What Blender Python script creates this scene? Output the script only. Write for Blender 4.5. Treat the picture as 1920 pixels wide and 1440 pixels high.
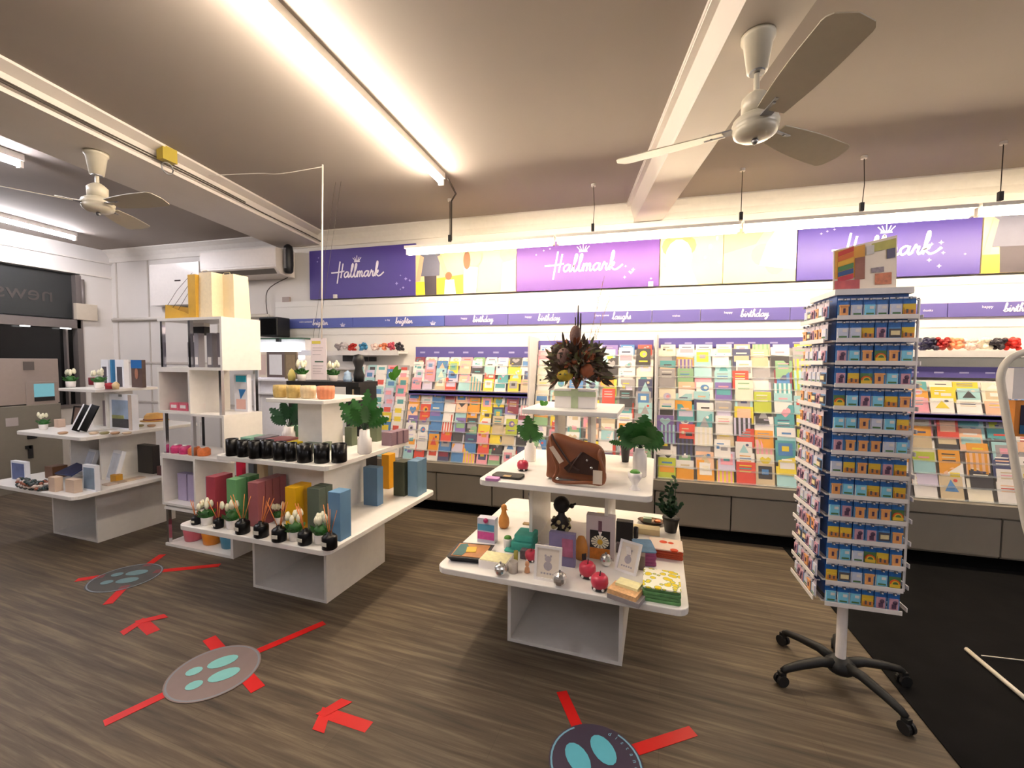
import bpy, math, random
from mathutils import Vector, Matrix
random.seed(7)
for o in list(bpy.data.objects): bpy.data.objects.remove(o)
SC = bpy.context.scene; COL = SC.collection
PI = math.pi; R = math.radians
# ---------------------------------------------------------------- camera
FPX = 812.0; CAM = Vector((0, 0, 1.5))
YAW, PIT, ROL = R(15.8), R(-2.925), R(0.403)
FW = Vector((-math.sin(YAW)*math.cos(PIT), math.cos(YAW)*math.cos(PIT), math.sin(PIT)))
RT = FW.cross(Vector((0, 0, 1))).normalized(); UP = RT.cross(FW)
RT, UP = (RT*math.cos(ROL)+UP*math.sin(ROL)), (UP*math.cos(ROL)-RT*math.sin(ROL))
cd = bpy.data.cameras.new('camera'); cam = bpy.data.objects.new('camera', cd); COL.objects.link(cam)
cd.sensor_width = 36; cd.lens = 36*FPX/1920; cd.clip_start = 0.05; cd.clip_end = 60
m = Matrix((RT, UP, -FW)).transposed().to_4x4(); m.translation = CAM; cam.matrix_world = m
SC.camera = cam
# ---------------------------------------------------------------- world, view, lights
W = bpy.data.worlds.new('world'); SC.world = W; W.use_nodes = True
W.node_tree.nodes['Background'].inputs[0].default_value = (.9, .9, 1, 1)
W.node_tree.nodes['Background'].inputs[1].default_value = 0.02
VS = SC.view_settings
SC.display_settings.display_device = 'sRGB'
VS.view_transform = 'Standard'; VS.look = 'None'; VS.gamma = 1; VS.use_curve_mapping = False
VS.exposure = 1.35
E_WALL, E_CEIL, E_LEFT, E_BACK = 33.0, 56.0, 46.0, 62.0     # tube radiances (wall strip, main ceiling, left bay, behind the camera)
WARM = (1.0, .82, .58); MAIN = (1.0, .86, .70); COOL = (.95, .93, 1.0)
# ---------------------------------------------------------------- measuring helpers (a pixel ray met with a plane of the room)
def ray(px, py): return FW + RT*((px-960)/FPX) - UP*((py-720)/FPX)
def P(px, py, z=None, y=None, x=None):
    d = ray(px, py)
    t = (z-CAM.z)/d.z if z is not None else ((y-CAM.y)/d.y if y is not None else (x-CAM.x)/d.x)
    return CAM + d*t
def dep(p): return (Vector(p)-CAM).dot(FW)
def mpp(p): return dep(p)/FPX                                  # metres per photo pixel at p
# ---------------------------------------------------------------- materials
MATS = {}
def lin(c): return tuple(((v/255)/12.92 if v/255 <= .04045 else ((v/255+.055)/1.055)**2.4) for v in c)
def mat(name, c, rough=.5, metal=0., var=.06, scale=25., bump=0., emit=None, es=0., alpha=1., trans=0., spec=.5, coat=0.):
    if name in MATS: return MATS[name]
    M = bpy.data.materials.new(name); M.use_nodes = True; nt = M.node_tree; b = nt.nodes['Principled BSDF']
    c = lin(c)
    b.inputs['Roughness'].default_value = rough; b.inputs['Metallic'].default_value = metal
    b.inputs['Specular IOR Level'].default_value = spec
    b.inputs['Coat Weight'].default_value = coat
    tc = nt.nodes.new('ShaderNodeTexCoord'); nz = nt.nodes.new('ShaderNodeTexNoise')
    nz.inputs['Scale'].default_value = scale; nz.inputs['Detail'].default_value = 3
    nt.links.new(tc.outputs['Object'], nz.inputs['Vector'])
    mx = nt.nodes.new('ShaderNodeMix'); mx.data_type = 'RGBA'
    mx.inputs[6].default_value = tuple(v*(1-var) for v in c)+(1,)
    mx.inputs[7].default_value = tuple(min(1, v*(1+var)) for v in c)+(1,)
    nt.links.new(nz.outputs['Fac'], mx.inputs[0]); nt.links.new(mx.outputs[2], b.inputs['Base Color'])
    if bump:
        bp = nt.nodes.new('ShaderNodeBump'); bp.inputs['Strength'].default_value = bump; bp.inputs['Distance'].default_value = .01
        nt.links.new(nz.outputs['Fac'], bp.inputs['Height']); nt.links.new(bp.outputs['Normal'], b.inputs['Normal'])
    if emit:
        b.inputs['Emission Color'].default_value = tuple(emit)+(1,); b.inputs['Emission Strength'].default_value = es
    b.inputs['Alpha'].default_value = alpha; b.inputs['Transmission Weight'].default_value = trans
    MATS[name] = M; return M
WHITE = mat('white laminate', (232, 228, 222), .35)
PAINT = mat('white wall paint', (226, 221, 216), .7, var=.03, scale=4)
SLAT = mat('white slatwall', (236, 233, 228), .5, var=.02, scale=4)
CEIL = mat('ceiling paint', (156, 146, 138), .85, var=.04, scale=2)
TRIM = mat('trim paint', (230, 224, 216), .6)
BEAM = mat('beam paint', (214, 206, 198), .7, scale=3)
CABG = mat('grey cabinet laminate', (128, 120, 108), .5, scale=8)
CABD = mat('grey cabinet seam', (70, 64, 58), .7)
BLACK = mat('black plastic', (22, 22, 24), .45)
BLACKG = mat('glossy black glass', (10, 10, 11), .15)
PITCH = mat('matt black', (6, 6, 7), .9, spec=.1)
CHROME = mat('chrome', (215, 216, 220), .15, 1.0)
STEEL = mat('brushed steel', (150, 150, 152), .4, .9)
PURPLE = mat('violet sign board', (68, 52, 138), .45, var=.12, scale=2)
PURP2 = mat('violet header strip', (100, 92, 160), .45, var=.05, scale=3)
PURP3 = mat('dark violet ledge', (92, 84, 150), .5)
BLUEH = mat('blue header strip', (84, 96, 172), .45, var=.05, scale=3)
SIGNW = mat('white sign lettering', (244, 236, 246), .5)
GREEN = mat('leaf green', (44, 100, 36), .45, var=.35, scale=18)
GREEND = mat('dark leaf green', (24, 66, 34), .45, var=.35, scale=18)
GREENL = mat('bright leaf green', (74, 140, 40), .45, var=.3, scale=18)
CREAM = mat('cream petal', (236, 232, 205), .6)
CERAM = mat('white ceramic', (238, 232, 228), .25)
REDT = mat('red floor tape', (196, 12, 8), .5)
RUBBER = mat('caster rubber', (16, 16, 17), .6)
STICK = mat('reed stick', (216, 128, 66), .7)
LABEL = mat('pale label', (214, 210, 196), .5)
GLASSC = mat('clear acrylic', (235, 240, 240), .08, alpha=.22)
def tubemat(name, c, s): return mat(name, (250, 250, 250), .4, emit=c, es=s)
# ---------------------------------------------------------------- mesh builder
class MB:
    def __init__(s): s.v = []; s.f = []; s.m = []; s.sm = []
    def add(s, vs, fs, mi=0, M=None, smooth=False):
        b = len(s.v)
        s.v += [tuple(M @ Vector(v)) if M else tuple(v) for v in vs]
        for f in fs: s.f.append([b+i for i in f]); s.m.append(mi); s.sm.append(smooth)
        return s
    def box(s, x0, x1, y0, y1, z0, z1, mi=0, M=None):
        vs = [(x0, y0, z0), (x1, y0, z0), (x1, y1, z0), (x0, y1, z0), (x0, y0, z1), (x1, y0, z1), (x1, y1, z1), (x0, y1, z1)]
        return s.add(vs, [(3, 2, 1, 0), (4, 5, 6, 7), (0, 1, 5, 4), (1, 2, 6, 5), (2, 3, 7, 6), (3, 0, 4, 7)], mi, M)
    def rbox(s, x0, x1, y0, y1, z0, z1, r, mi=0, M=None, n=4):    # rounded corners in plan
        pts = []
        for cx, cy, a in ((x1-r, y0+r, -90), (x1-r, y1-r, 0), (x0+r, y1-r, 90), (x0+r, y0+r, 180)):
            for k in range(n+1): t = R(a+90*k/n); pts.append((cx+r*math.cos(t), cy+r*math.sin(t)))
        return s.prism(pts, z0, z1, mi, M)
    def prism(s, pts, z0, z1, mi=0, M=None):
        n = len(pts); vs = [(x, y, z0) for x, y in pts]+[(x, y, z1) for x, y in pts]
        fs = [tuple(range(n))[::-1], tuple(range(n, 2*n))]+[(i, (i+1) % n, n+(i+1) % n, n+i) for i in range(n)]
        return s.add(vs, fs, mi, M)
    def lathe(s, prof, n=20, mi=0, M=None, smooth=True, rib=0, ra=0.):   # prof: (r,z) bottom to top
        vs = []; fs = []
        for r, z in prof:
            for k in range(n):
                t = 2*PI*k/n; rr = r*(1+(ra*math.cos(rib*t) if rib else 0)); vs.append((rr*math.cos(t), rr*math.sin(t), z))
        for i in range(len(prof)-1):
            for k in range(n): k2 = (k+1) % n; fs.append((i*n+k, i*n+k2, (i+1)*n+k2, (i+1)*n+k))
        if prof[0][0] > 1e-4: fs.append(tuple(range(n))[::-1])
        if prof[-1][0] > 1e-4: fs.append(tuple((len(prof)-1)*n+k for k in range(n)))
        return s.add(vs, fs, mi, M, smooth)
    def cyl(s, r, z0, z1, n=16, mi=0, M=None): return s.lathe([(r*.999, z0), (r, z0), (r, z1), (r*.999, z1)], n, mi, M, False)
    def sph(s, c, r, mi=0, n=12, sc=(1, 1, 1), M=None):
        T = Matrix.Translation(c) @ Matrix.Diagonal((*sc, 1)); T = M @ T if M else T
        return s.lathe([(max(1e-5, r*math.sin(PI*k/8)), -r*math.cos(PI*k/8)) for k in range(9)], n, mi, T)
    def tube(s, pts, r, n=8, mi=0, M=None, r2=None):
        pts = [Vector(p) for p in pts]; L = len(pts); vs = []; fs = []; up = None
        for i, p in enumerate(pts):
            d = (pts[min(i+1, L-1)]-pts[max(i-1, 0)]).normalized()
            if up is None: up = Vector((0, 0, 1)) if abs(d.z) < .9 else Vector((1, 0, 0))
            a = d.cross(up).normalized(); b = a.cross(d).normalized(); up = b
            rr = r if r2 is None else r+(r2-r)*i/(L-1)
            for k in range(n): t = 2*PI*k/n; vs.append(p+a*rr*math.cos(t)+b*rr*math.sin(t))
        for i in range(L-1):
            for k in range(n): k2 = (k+1) % n; fs.append((i*n+k, i*n+k2, (i+1)*n+k2, (i+1)*n+k))
        fs.append(tuple(range(n))[::-1]); fs.append(tuple((L-1)*n+k for k in range(n)))
        return s.add(vs, fs, mi, M, True)
    def poly(s, pts, mi=0, M=None, t=.0): return s.add(pts, [tuple(range(len(pts)))], mi, M)
    def ribbon(s, pts, w, t, mi=0, M=None):                       # flat stroke in the XZ plane, front towards -Y
        for (x0, z0), (x1, z1) in zip(pts, pts[1:]):
            s.rk = getattr(s, 'rk', 0)+1; t = t+.00006*(s.rk % 2)-.00003+.00001*(s.rk % 3-1)
            d = Vector((x1-x0, z1-z0)); l = d.length
            if l < 1e-6: continue
            d /= l; nx, nz = -d.y*w/2, d.x*w/2; ex, ez = d.x*w*.3, d.y*w*.3
            q = [(x0-ex+nx, z0-ez+nz), (x0-ex-nx, z0-ez-nz), (x1+ex-nx, z1+ez-nz), (x1+ex+nx, z1+ez+nz)]
            s.add([(x, -t, z) for x, z in q]+[(x, 0, z) for x, z in q], [(0, 1, 2, 3), (0, 4, 5, 1), (1, 5, 6, 2), (2, 6, 7, 3), (3, 7, 4, 0)], mi, M)
        return s
    def build(s, name, mats, parent=None, loc=None, rz=0, rx=0, bevel=0):
        me = bpy.data.meshes.new(name); me.from_pydata(s.v, [], s.f)
        for mm in (mats if isinstance(mats, (list, tuple)) else [mats]): me.materials.append(mm)
        me.polygons.foreach_set('material_index', s.m); me.polygons.foreach_set('use_smooth', s.sm); me.update()
        o = bpy.data.objects.new(name, me); COL.objects.link(o)
        if parent: o.parent = parent
        if loc is not None: o.location = loc
        if rz or rx: o.rotation_euler = (rx, 0, rz)
        if bevel:
            b = o.modifiers.new('bevel', 'BEVEL'); b.width = bevel; b.segments = 2; b.limit_method = 'ANGLE'
        return o
def tag(o, label=None, cat=None, group=None, kind=None):
    if label: o['label'] = label
    if cat: o['category'] = cat
    if group: o['group'] = group
    if kind: o['kind'] = kind
    return o
def thing(name, label, cat, loc=(0, 0, 0), rz=0, group=None):
    o = bpy.data.objects.new(name, None); COL.objects.link(o); o.empty_display_size = .05
    o.location = loc; o.rotation_euler = (0, 0, rz); return tag(o, label, cat, group)
def struct(name, mb, m, **k): return tag(mb.build(name, m, **k), kind='structure')
def copytree(o, parent=None):
    c = o.copy(); COL.objects.link(c)
    if parent: c.parent = parent
    for ch in list(o.children): copytree(ch, c)
    return c
ORD = ['first', 'second', 'third', 'fourth', 'fifth', 'sixth', 'seventh', 'eighth', 'ninth', 'tenth', 'eleventh', 'twelfth', 'thirteenth', 'fourteenth']
def TR(x=0, y=0, z=0, rx=0, ry=0, rz=0, s=1):
    return Matrix.Translation((x, y, z)) @ Matrix.Rotation(rz, 4, 'Z') @ Matrix.Rotation(ry, 4, 'Y') @ Matrix.Rotation(rx, 4, 'X') @ Matrix.Scale(s, 4)
def smooth_pts(p, k=4):
    out = []
    for i in range(len(p)-1):
        a = p[max(i-1, 0)]; b = p[i]; c = p[i+1]; d = p[min(i+2, len(p)-1)]
        for j in range(k):
            t = j/k
            out.append(tuple(.5*((2*b[q])+(-a[q]+c[q])*t+(2*a[q]-5*b[q]+4*c[q]-d[q])*t*t+(-a[q]+3*b[q]-3*c[q]+d[q])*t**3) for q in range(len(b))))
    out.append(p[-1]); return out
# script lettering as pen strokes (x-height 1)
GL = {
 'H': ([[(.45, 2.9), (.25, -1.0)], [(1.15, 2.5), (.95, 0)], [(-1.2, .95), (.2, 1.0), (1.5, 1.15)]], 1.5),
 'a': ([[(1, .9), (.6, 1), (.2, .7), (.15, .3), (.4, 0), (.8, .3), (1, .95), (.95, .3), (1.1, 0), (1.35, .2)]], 1.3),
 'l': ([[(0, .2), (.5, 1.6), (.55, 2.3), (.35, 2.3), (.25, 1.2), (.3, .2), (.5, 0), (.8, .2)]], .75),
 'm': ([[(0, .2), (.2, 1), (.2, 0)], [(.2, .5), (.5, 1), (.68, .8), (.66, 0)], [(.66, .5), (.95, 1), (1.12, .8), (1.1, .2), (1.25, 0), (1.5, .2)]], 1.45),
 'r': ([[(0, .2), (.3, 1.1), (.35, .8), (.65, .85), (.6, .3), (.75, 0), (1, .2)]], .95),
 'k': ([[(0, .2), (.5, 1.6), (.5, 2.5), (.3, 2.3), (.2, 0)], [(.22, .5), (.7, 1), (.65, .6), (.3, .55), (.8, 0), (1.3, .1), (1.9, .6)]], 1.2),
 'b': ([[(0, .2), (.5, 1.6), (.5, 2.3), (.3, 2.2), (.2, .3), (.4, 0), (.8, .2), (.8, .7), (.5, .9), (.3, .6)], [(.8, .6), (1.1, .75)]], 1.05),
 'i': ([[(0, .2), (.25, 1), (.25, .3), (.4, 0), (.6, .2)], [(.3, 1.5), (.36, 1.6)]], .6),
 't': ([[(0, .2), (.35, 1.9), (.3, .3), (.5, 0), (.8, .2)], [(0, 1.3), (.75, 1.4)]], .75),
 'h': ([[(0, .2), (.5, 1.8), (.45, 2.3), (.25, 2), (.15, 0)], [(.15, .5), (.5, 1), (.7, .8), (.7, .2), (.85, 0), (1.1, .2)]], 1.05),
 'd': ([[(1, .9), (.6, 1), (.2, .7), (.1, .3), (.4, 0), (.8, .3), (1.05, 2.2)], [(1, 1), (.95, .3), (1.1, 0), (1.4, .2)]], 1.3),
 'y': ([[(0, .2), (.2, 1), (.25, .4), (.5, .2), (.8, 1)], [(.8, 1), (.7, -.4), (.4, -.9), (.2, -.6), (1.1, .3)]], 1.1),
 'u': ([[(0, .2), (.2, 1), (.2, .3), (.45, 0), (.75, .5), (.8, 1), (.8, .3), (.95, 0), (1.2, .2)]], 1.15),
 'g': ([[(1, .9), (.5, 1), (.1, .5), (.4, 0), (.85, .4), (.95, 1), (.8, -.6), (.4, -.9), (.3, -.6), (1.3, .2)]], 1.25),
 's': ([[(0, .2), (.4, 1.1), (.55, .5), (.5, .1), (.1, 0), (.7, .2)]], .7),
 'e': ([[(0, .3), (.55, .55), (.6, .9), (.35, 1.05), (.1, .6), (.2, .1), (.5, 0), (.9, .3)]], .9),
 'p': ([[(0, .2), (.2, 1), (.15, -.9)], [(.2, .5), (.5, 1), (.8, .6), (.6, .05), (.25, .2)], [(.75, .2), (1, .3)]], 1.0),
}
def script_width(t): return sum(GL[c][1] for c in t)
def script(mb, text, x, z, h, w, t=.003, mi=0, y=0):              # h: x-height in metres, w: stroke width
    for c in text:
        st, adv = GL[c]
        for p in st:
            mb.ribbon([(x+a*h+b*h*.12, z+b*h) for a, b in smooth_pts(p, 3)], w, t, mi, Matrix.Translation((0, y, 0)))
        x += adv*h
    return x
def block(text, size, m, parent, loc, rot=(PI/2, 0, 0), name='lettering', ext=.001, align='CENTER', mirror=False):
    c = bpy.data.curves.new(name, 'FONT'); c.body = text; c.size = size; c.extrude = ext; c.align_x = align; c.align_y = 'CENTER'
    t = bpy.data.objects.new('t', c); COL.objects.link(t); bpy.context.view_layer.update()
    me = bpy.data.meshes.new_from_object(t.evaluated_get(bpy.context.evaluated_depsgraph_get())); bpy.data.objects.remove(t)
    me.materials.clear(); me.materials.append(m); o = bpy.data.objects.new(name, me); COL.objects.link(o)
    if parent: o.parent = parent
    o.location = loc; o.rotation_euler = rot
    if mirror: o.scale = (-1, 1, 1)
    return o
# ================================================================ THE ROOM
WY = 4.38; CZ = 3.0; LX = -7.1; TA = R(-2.9)
def floor_mat():
    M = bpy.data.materials.new('grey oak vinyl planks'); M.use_nodes = True; nt = M.node_tree; b = nt.nodes['Principled BSDF']; N = nt.nodes.new; L = nt.links.new
    tc = N('ShaderNodeTexCoord'); mp = N('ShaderNodeMapping'); mp.inputs['Rotation'].default_value = (0, 0, R(4)); L(tc.outputs['Object'], mp.inputs['Vector'])
    br = N('ShaderNodeTexBrick'); br.inputs['Scale'].default_value = 1; br.inputs['Brick Width'].default_value = 1.22; br.inputs['Row Height'].default_value = .18
    br.inputs['Mortar Size'].default_value = .0012; br.inputs['Color1'].default_value = (.8, .8, .8, 1); br.inputs['Color2'].default_value = (1.12, 1.12, 1.12, 1); br.inputs['Mortar'].default_value = (.5, .5, .5, 1)
    L(mp.outputs[0], br.inputs['Vector'])
    m2 = N('ShaderNodeMapping'); m2.inputs['Scale'].default_value = (1.1, 22, 1); L(mp.outputs[0], m2.inputs['Vector'])
    nz = N('ShaderNodeTexNoise'); nz.inputs['Scale'].default_value = 1.6; nz.inputs['Detail'].default_value = 8; nz.inputs['Roughness'].default_value = .62; nz.inputs['Distortion'].default_value = .35; L(m2.outputs[0], nz.inputs['Vector'])
    m3 = N('ShaderNodeMapping'); m3.inputs['Scale'].default_value = (.8, 5, 1); L(mp.outputs[0], m3.inputs['Vector'])
    n3 = N('ShaderNodeTexNoise'); n3.inputs['Scale'].default_value = 1.3; n3.inputs['Detail'].default_value = 4; L(m3.outputs[0], n3.inputs['Vector'])
    ad = N('ShaderNodeMath'); ad.operation = 'MULTIPLY_ADD'; ad.inputs[1].default_value = .35; L(n3.outputs['Fac'], ad.inputs[0]); L(nz.outputs['Fac'], ad.inputs[2])
    cr = N('ShaderNodeValToRGB'); e = cr.color_ramp.elements; e[0].position = .45; e[0].color = (*lin((62, 54, 45)), 1); e[1].position = .9; e[1].color = (*lin((120, 106, 85)), 1)
    k = cr.color_ramp.elements.new(.68); k.color = (*lin((89, 77, 62)), 1)
    L(ad.outputs[0], cr.inputs[0])
    mx = N('ShaderNodeMix'); mx.data_type = 'RGBA'; mx.blend_type = 'MULTIPLY'; mx.inputs[0].default_value = .5; L(cr.outputs[0], mx.inputs[6]); L(br.outputs['Color'], mx.inputs[7])
    L(mx.outputs[2], b.inputs['Base Color']); b.inputs['Roughness'].default_value = .55; b.inputs['Specular IOR Level'].default_value = .3
    bp = N('ShaderNodeBump'); bp.inputs['Strength'].default_value = .15; bp.inputs['Distance'].default_value = .003; L(nz.outputs['Fac'], bp.inputs['Height']); L(bp.outputs[0], b.inputs['Normal'])
    return M
FLOOR = floor_mat()
CARP = mat('charcoal carpet tiles', (17, 16, 16), .95, var=.6, scale=6, bump=.4, spec=.1)
struct('floor', MB().box(-9.5, 6, -5, 4.6, -.1, 0), FLOOR)
tag(struct('floor', MB().box(1.205, 6, -5, 4.5, .0005, .006, M=TR(rz=R(.15))), CARP), label=None)
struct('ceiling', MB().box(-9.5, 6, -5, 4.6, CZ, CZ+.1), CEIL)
struct('wall_back', MB().box(-9.5, 6, WY, WY+.12, 0, CZ), PAINT)
struct('wall_right', MB().box(5.9, 6, -5, 4.4, 0, CZ), PAINT)
struct('wall_front', MB().box(-9.5, 6, -5, -4.9, 0, CZ), PAINT)
# left wall: solid return beside the corner, shopfront opening before it
struct('wall_left', MB().box(LX-.15, LX, 4.02, WY, 0, CZ).box(LX-.15, LX, -5, 4.02, 2.62, CZ).box(LX-.15, LX, -5, 4.02, 0, .88), PAINT)
fr = mat('aluminium frame grey', (120, 112, 108), .4, .3)
w1 = struct('window_1', MB().box(LX-.10, LX-.08, -5, 3.98, .88, 1.9), BLACKG)
MB().box(LX-.12, LX+.02, 3.96, 4.02, .88, 2.6).box(LX-.12, LX+.02, -5, 4.0, 1.9, 2.01).box(LX-.12, LX+.04, -5, 4.0, .86, .9).box(LX-.1, LX-.02, 3.86, 3.88, .9, 1.9).build('window_frame', fr, w1)
w2 = struct('window_2', MB().box(LX-.10, LX-.06, -5, 3.98, 2.03, 2.6), mat('tinted transom', (46, 48, 48), .35))
# shop name seen from the inside, so it reads backwards
t = block('news', .26, mat('faint transom lettering', (72, 66, 62), .5), w2, (LX-.055, 3.50, 2.3), (PI/2, 0, PI/2), 'lettering', mirror=True)
for k, (a, b_) in enumerate(((3.42, 3.5), (3.8, 3.9))):
    tag(MB().box(LX-.02, LX+.012, a, b_, 1.885, 1.905).build('light_slit', mat('daylight slit', (255, 255, 255), .5, emit=(1, .98, .95), es=1.2), w2))
# cornices
def cornice(mb, x0, x1):
    prof = [(0, 0), (-.10, 0), (-.10, -.012), (-.05, -.05), (-.02, -.10), (-.02, -.16), (0, -.16)]
    n = len(prof); vs = [(x0, WY+a, CZ+c) for a, c in prof]+[(x1, WY+a, CZ+c) for a, c in prof]
    mb.add(vs, [(i, (i+1) % n, n+(i+1) % n, n+i) for i in range(n)])
    return mb
struct('trim_1', cornice(MB(), -7.1, 6), TRIM)
struct('trim_2', MB().box(LX, LX+.03, -5, WY, 2.815, 2.835).box(LX, LX+.02, -5, WY, 2.62, 2.64), TRIM)
# ceiling beams, skewed to the back wall
def beam(name, top, lo_r, lo_l, zb, d):
    # top: ceiling line point at wall, lo_r / lo_l: bottom edges at wall, zb: underside, d: direction per metre towards the camera
    mb = MB(); Y0, Y1 = WY, -4.9
    def q(x, y): return x + (WY-y)*d
    sec = [(top-.10, CZ), (top-.10, CZ-.02), (top-.06, CZ-.03), (lo_l-.0, zb+.03), (lo_l, zb), (lo_r, zb), (lo_r, CZ)]
    n = len(sec); vs = [(q(x, Y0), Y0, z) for x, z in sec]+[(q(x, Y1), Y1, z) for x, z in sec]
    mb.add(vs, [(i, (i+1) % n, n+(i+1) % n, n+i) for i in range(n)]); return struct(name, mb, BEAM)
DB = math.tan(R(9.134))
beam('trim_3', -.02, .22, -.04, 2.84, DB)
struct('trim_5', MB().add([(-.115, WY, CZ-.001), (-.075, WY, CZ-.001), (-.075, WY, CZ-.03), (-.115, WY, CZ-.03)]+[(-.115+9.2*DB, WY-9.2, CZ-.001), (-.075+9.2*DB, WY-9.2, CZ-.001), (-.075+9.2*DB, WY-9.2, CZ-.03), (-.115+9.2*DB, WY-9.2, CZ-.03)], [(0, 1, 5, 4), (1, 2, 6, 5), (2, 3, 7, 6), (3, 0, 4, 7)]), TRIM)
mb = MB(); sec = [(-4.22, CZ), (-4.18, 2.86), (-3.60, 2.86), (-3.60, 2.885), (-3.63, 2.90), (-3.60, 2.96), (-3.52, 2.985), (-3.52, CZ)]
n = len(sec); vs = [(x, WY, z) for x, z in sec]+[(x+9.2*DB, WY-9.2, z) for x, z in sec]
struct('trim_4', mb.add(vs, [(i, (i+1) % n, n+(i+1) % n, n+i) for i in range(n)]), BEAM)
CAB = mat('dark cable', (70, 62, 54), .7)
tag(MB().tube([(-3.585+y*DB, WY-.02-y, 2.90+.004*math.sin(y*5)) for y in [i*.25 for i in range(30)]], .006, 6).tube([(-3.585+y*DB, WY-.02-y, 2.915+.004*math.sin(y*4+1)) for y in [1.2+i*.25 for i in range(24)]], .005, 6).build('ceiling_cable', CAB), 'dark cables clipped along the side of the left ceiling beam', 'cable')
# slatwall cladding and lines
mb = MB(); zs = [.5, .66, .84, 1.02, 1.2, 1.38, 1.56, 1.80, 2.14]; X0, X1 = -4.25, 5.9
for a, b_ in zip(zs, zs[1:]+[2.21]): mb.box(X0, X1, WY-.03, WY-.001, a+.004, b_-.004)
mb.box(X0, X1, WY-.022, WY-.002, .5, 2.21)
struct('wall_back', mb, SLAT)
# wall panelling on the left part
mb = MB()
for z in (.9, 1.44, 2.02): mb.box(LX, -4.3, WY-.012, WY, z, z+.025)
for x in (-7.0, -6.4, -5.2): mb.box(x, x+.02, WY-.01, WY, 0, 2.84)
struct('trim_6', mb, mat('panel batten paint', (198, 190, 182), .7))
# ================================================================ WALL SIGNS
SZ0, SZ1 = 2.222, 2.785
def crown(mb, x, z, s, mi=0, y=0):
    M = Matrix.Translation((0, y, 0))
    mb.ribbon([(x-.5*s, z), (x+.5*s, z)], .1*s, .003, mi, M); mb.ribbon([(x-.45*s, z+.15*s), (x+.45*s, z+.15*s)], .12*s, .003, mi, M)
    for k, (dx, h) in enumerate(((-.75, .62), (-.4, .7), (0, .95), (.4, .7), (.75, .62))):
        mb.ribbon([(x+dx*.5*s, z+.2*s), (x+dx*s, z+h*s)], .09*s, .003, mi, M)
    return mb
def star(mb, x, z, s, mi):
    mb.add([(x+s*c[0], -.0015, z+s*c[1]) for c in ((0, 1), (-.3, .3), (-1, 0), (-.3, -.3), (0, -1), (.3, -.3), (1, 0), (.3, .3))], [tuple(range(8))], mi)
SPK = mat('pale sparkle', (170, 160, 220), .5)
def hallmark(x0, x1, label, lx, s, m, top=2.70):
    o = tag(MB().box(x0, x1, -.02, 0, 0, top-SZ0).build('wall_sign', m, loc=(0, WY-.032, SZ0)), label, 'sign', 'violet brand signs along the wall')
    mb = MB(); w = script_width('Hallmark')*s; tb_ = .235 if top > 2.75 else .175
    script(mb, 'Hallmark', lx-w/2, tb_, s, s*.24, y=-.021); mb.build('brand_lettering', SIGNW, o)
    mb = MB(); crown(mb, lx-.01, tb_+s*2.75, s*1.15, y=-.021); mb.build('crown_emblem', SIGNW, o)
    mb = MB()
    for k in range(7):
        star(mb, x1-.05-.32*random.random(), .06+.2*random.random(), .010+.012*random.random(), 0)
    for k in range(3): star(mb, x0+.1+.25*random.random(), top-SZ0-.06-.08*random.random(), .012, 0)
    so = mb.build('sparkle_print', SPK, o, loc=(0, -.0195, 0))
    return o
P1 = mat('deep violet board', (74, 58, 140), .45, var=.10, scale=1.5)
hallmark(-3.72, -2.33, 'dark violet brand sign at the left end, beside the air conditioner', -3.06, .062, P1, 2.785)
hallmark(-1.185, .20, 'violet brand sign with crown above the middle card racks', -.50, .068, mat('violet magenta board', (100, 58, 146), .45, var=.25, scale=1.2))
hallmark(1.335, 2.60, 'wide violet brand sign behind the souvenir spinner, half hidden by its header card', 1.98, .068, PURPLE)
SKIN = mat('printed skin tone', (214, 168, 138), .6); SHIRT = mat('printed grey shirt', (104, 104, 122), .6); TROU = mat('printed dark trousers', (74, 66, 74), .6)
LEMON = mat('printed lemon field', (222, 208, 60), .6); HAZE = mat('printed cream haze', (216, 200, 150), .6, var=.12, scale=3); LILAC = mat('printed lilac', (196, 176, 214), .6)
BRN = mat('printed brown hair', (128, 88, 62), .6); ORG = mat('printed orange hair', (222, 140, 96), .6); PINK = mat('printed pink', (232, 186, 196), .6); WHT = mat('printed white', (248, 246, 236), .6); GRY = mat('printed green grey', (168, 166, 130), .6, var=.2, scale=5)
def photo(x0, x1, label, shapes):
    SZ1 = 2.70; o = tag(MB().box(x0, x1, -.02, 0, 0, SZ1-SZ0).build('wall_photo', HAZE, loc=(0, WY-.032, SZ0)), label, 'photo print', 'photo prints between the violet signs')
    for i, (nm, m_, polys) in enumerate(shapes):
        mb = MB()
        for j, pl in enumerate(polys):
            yy = -.0205-.0006*(i*2+j); mb.poly([(x0+a*(x1-x0), yy, b*(SZ1-SZ0)) for a, b in pl])
        mb.build(nm, m_, o)
    return o
def ell(cx, cz, rx, rz, n=14): return [(cx+rx*math.cos(2*PI*k/n), cz+rz*math.sin(2*PI*k/n)) for k in range(n)]
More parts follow.
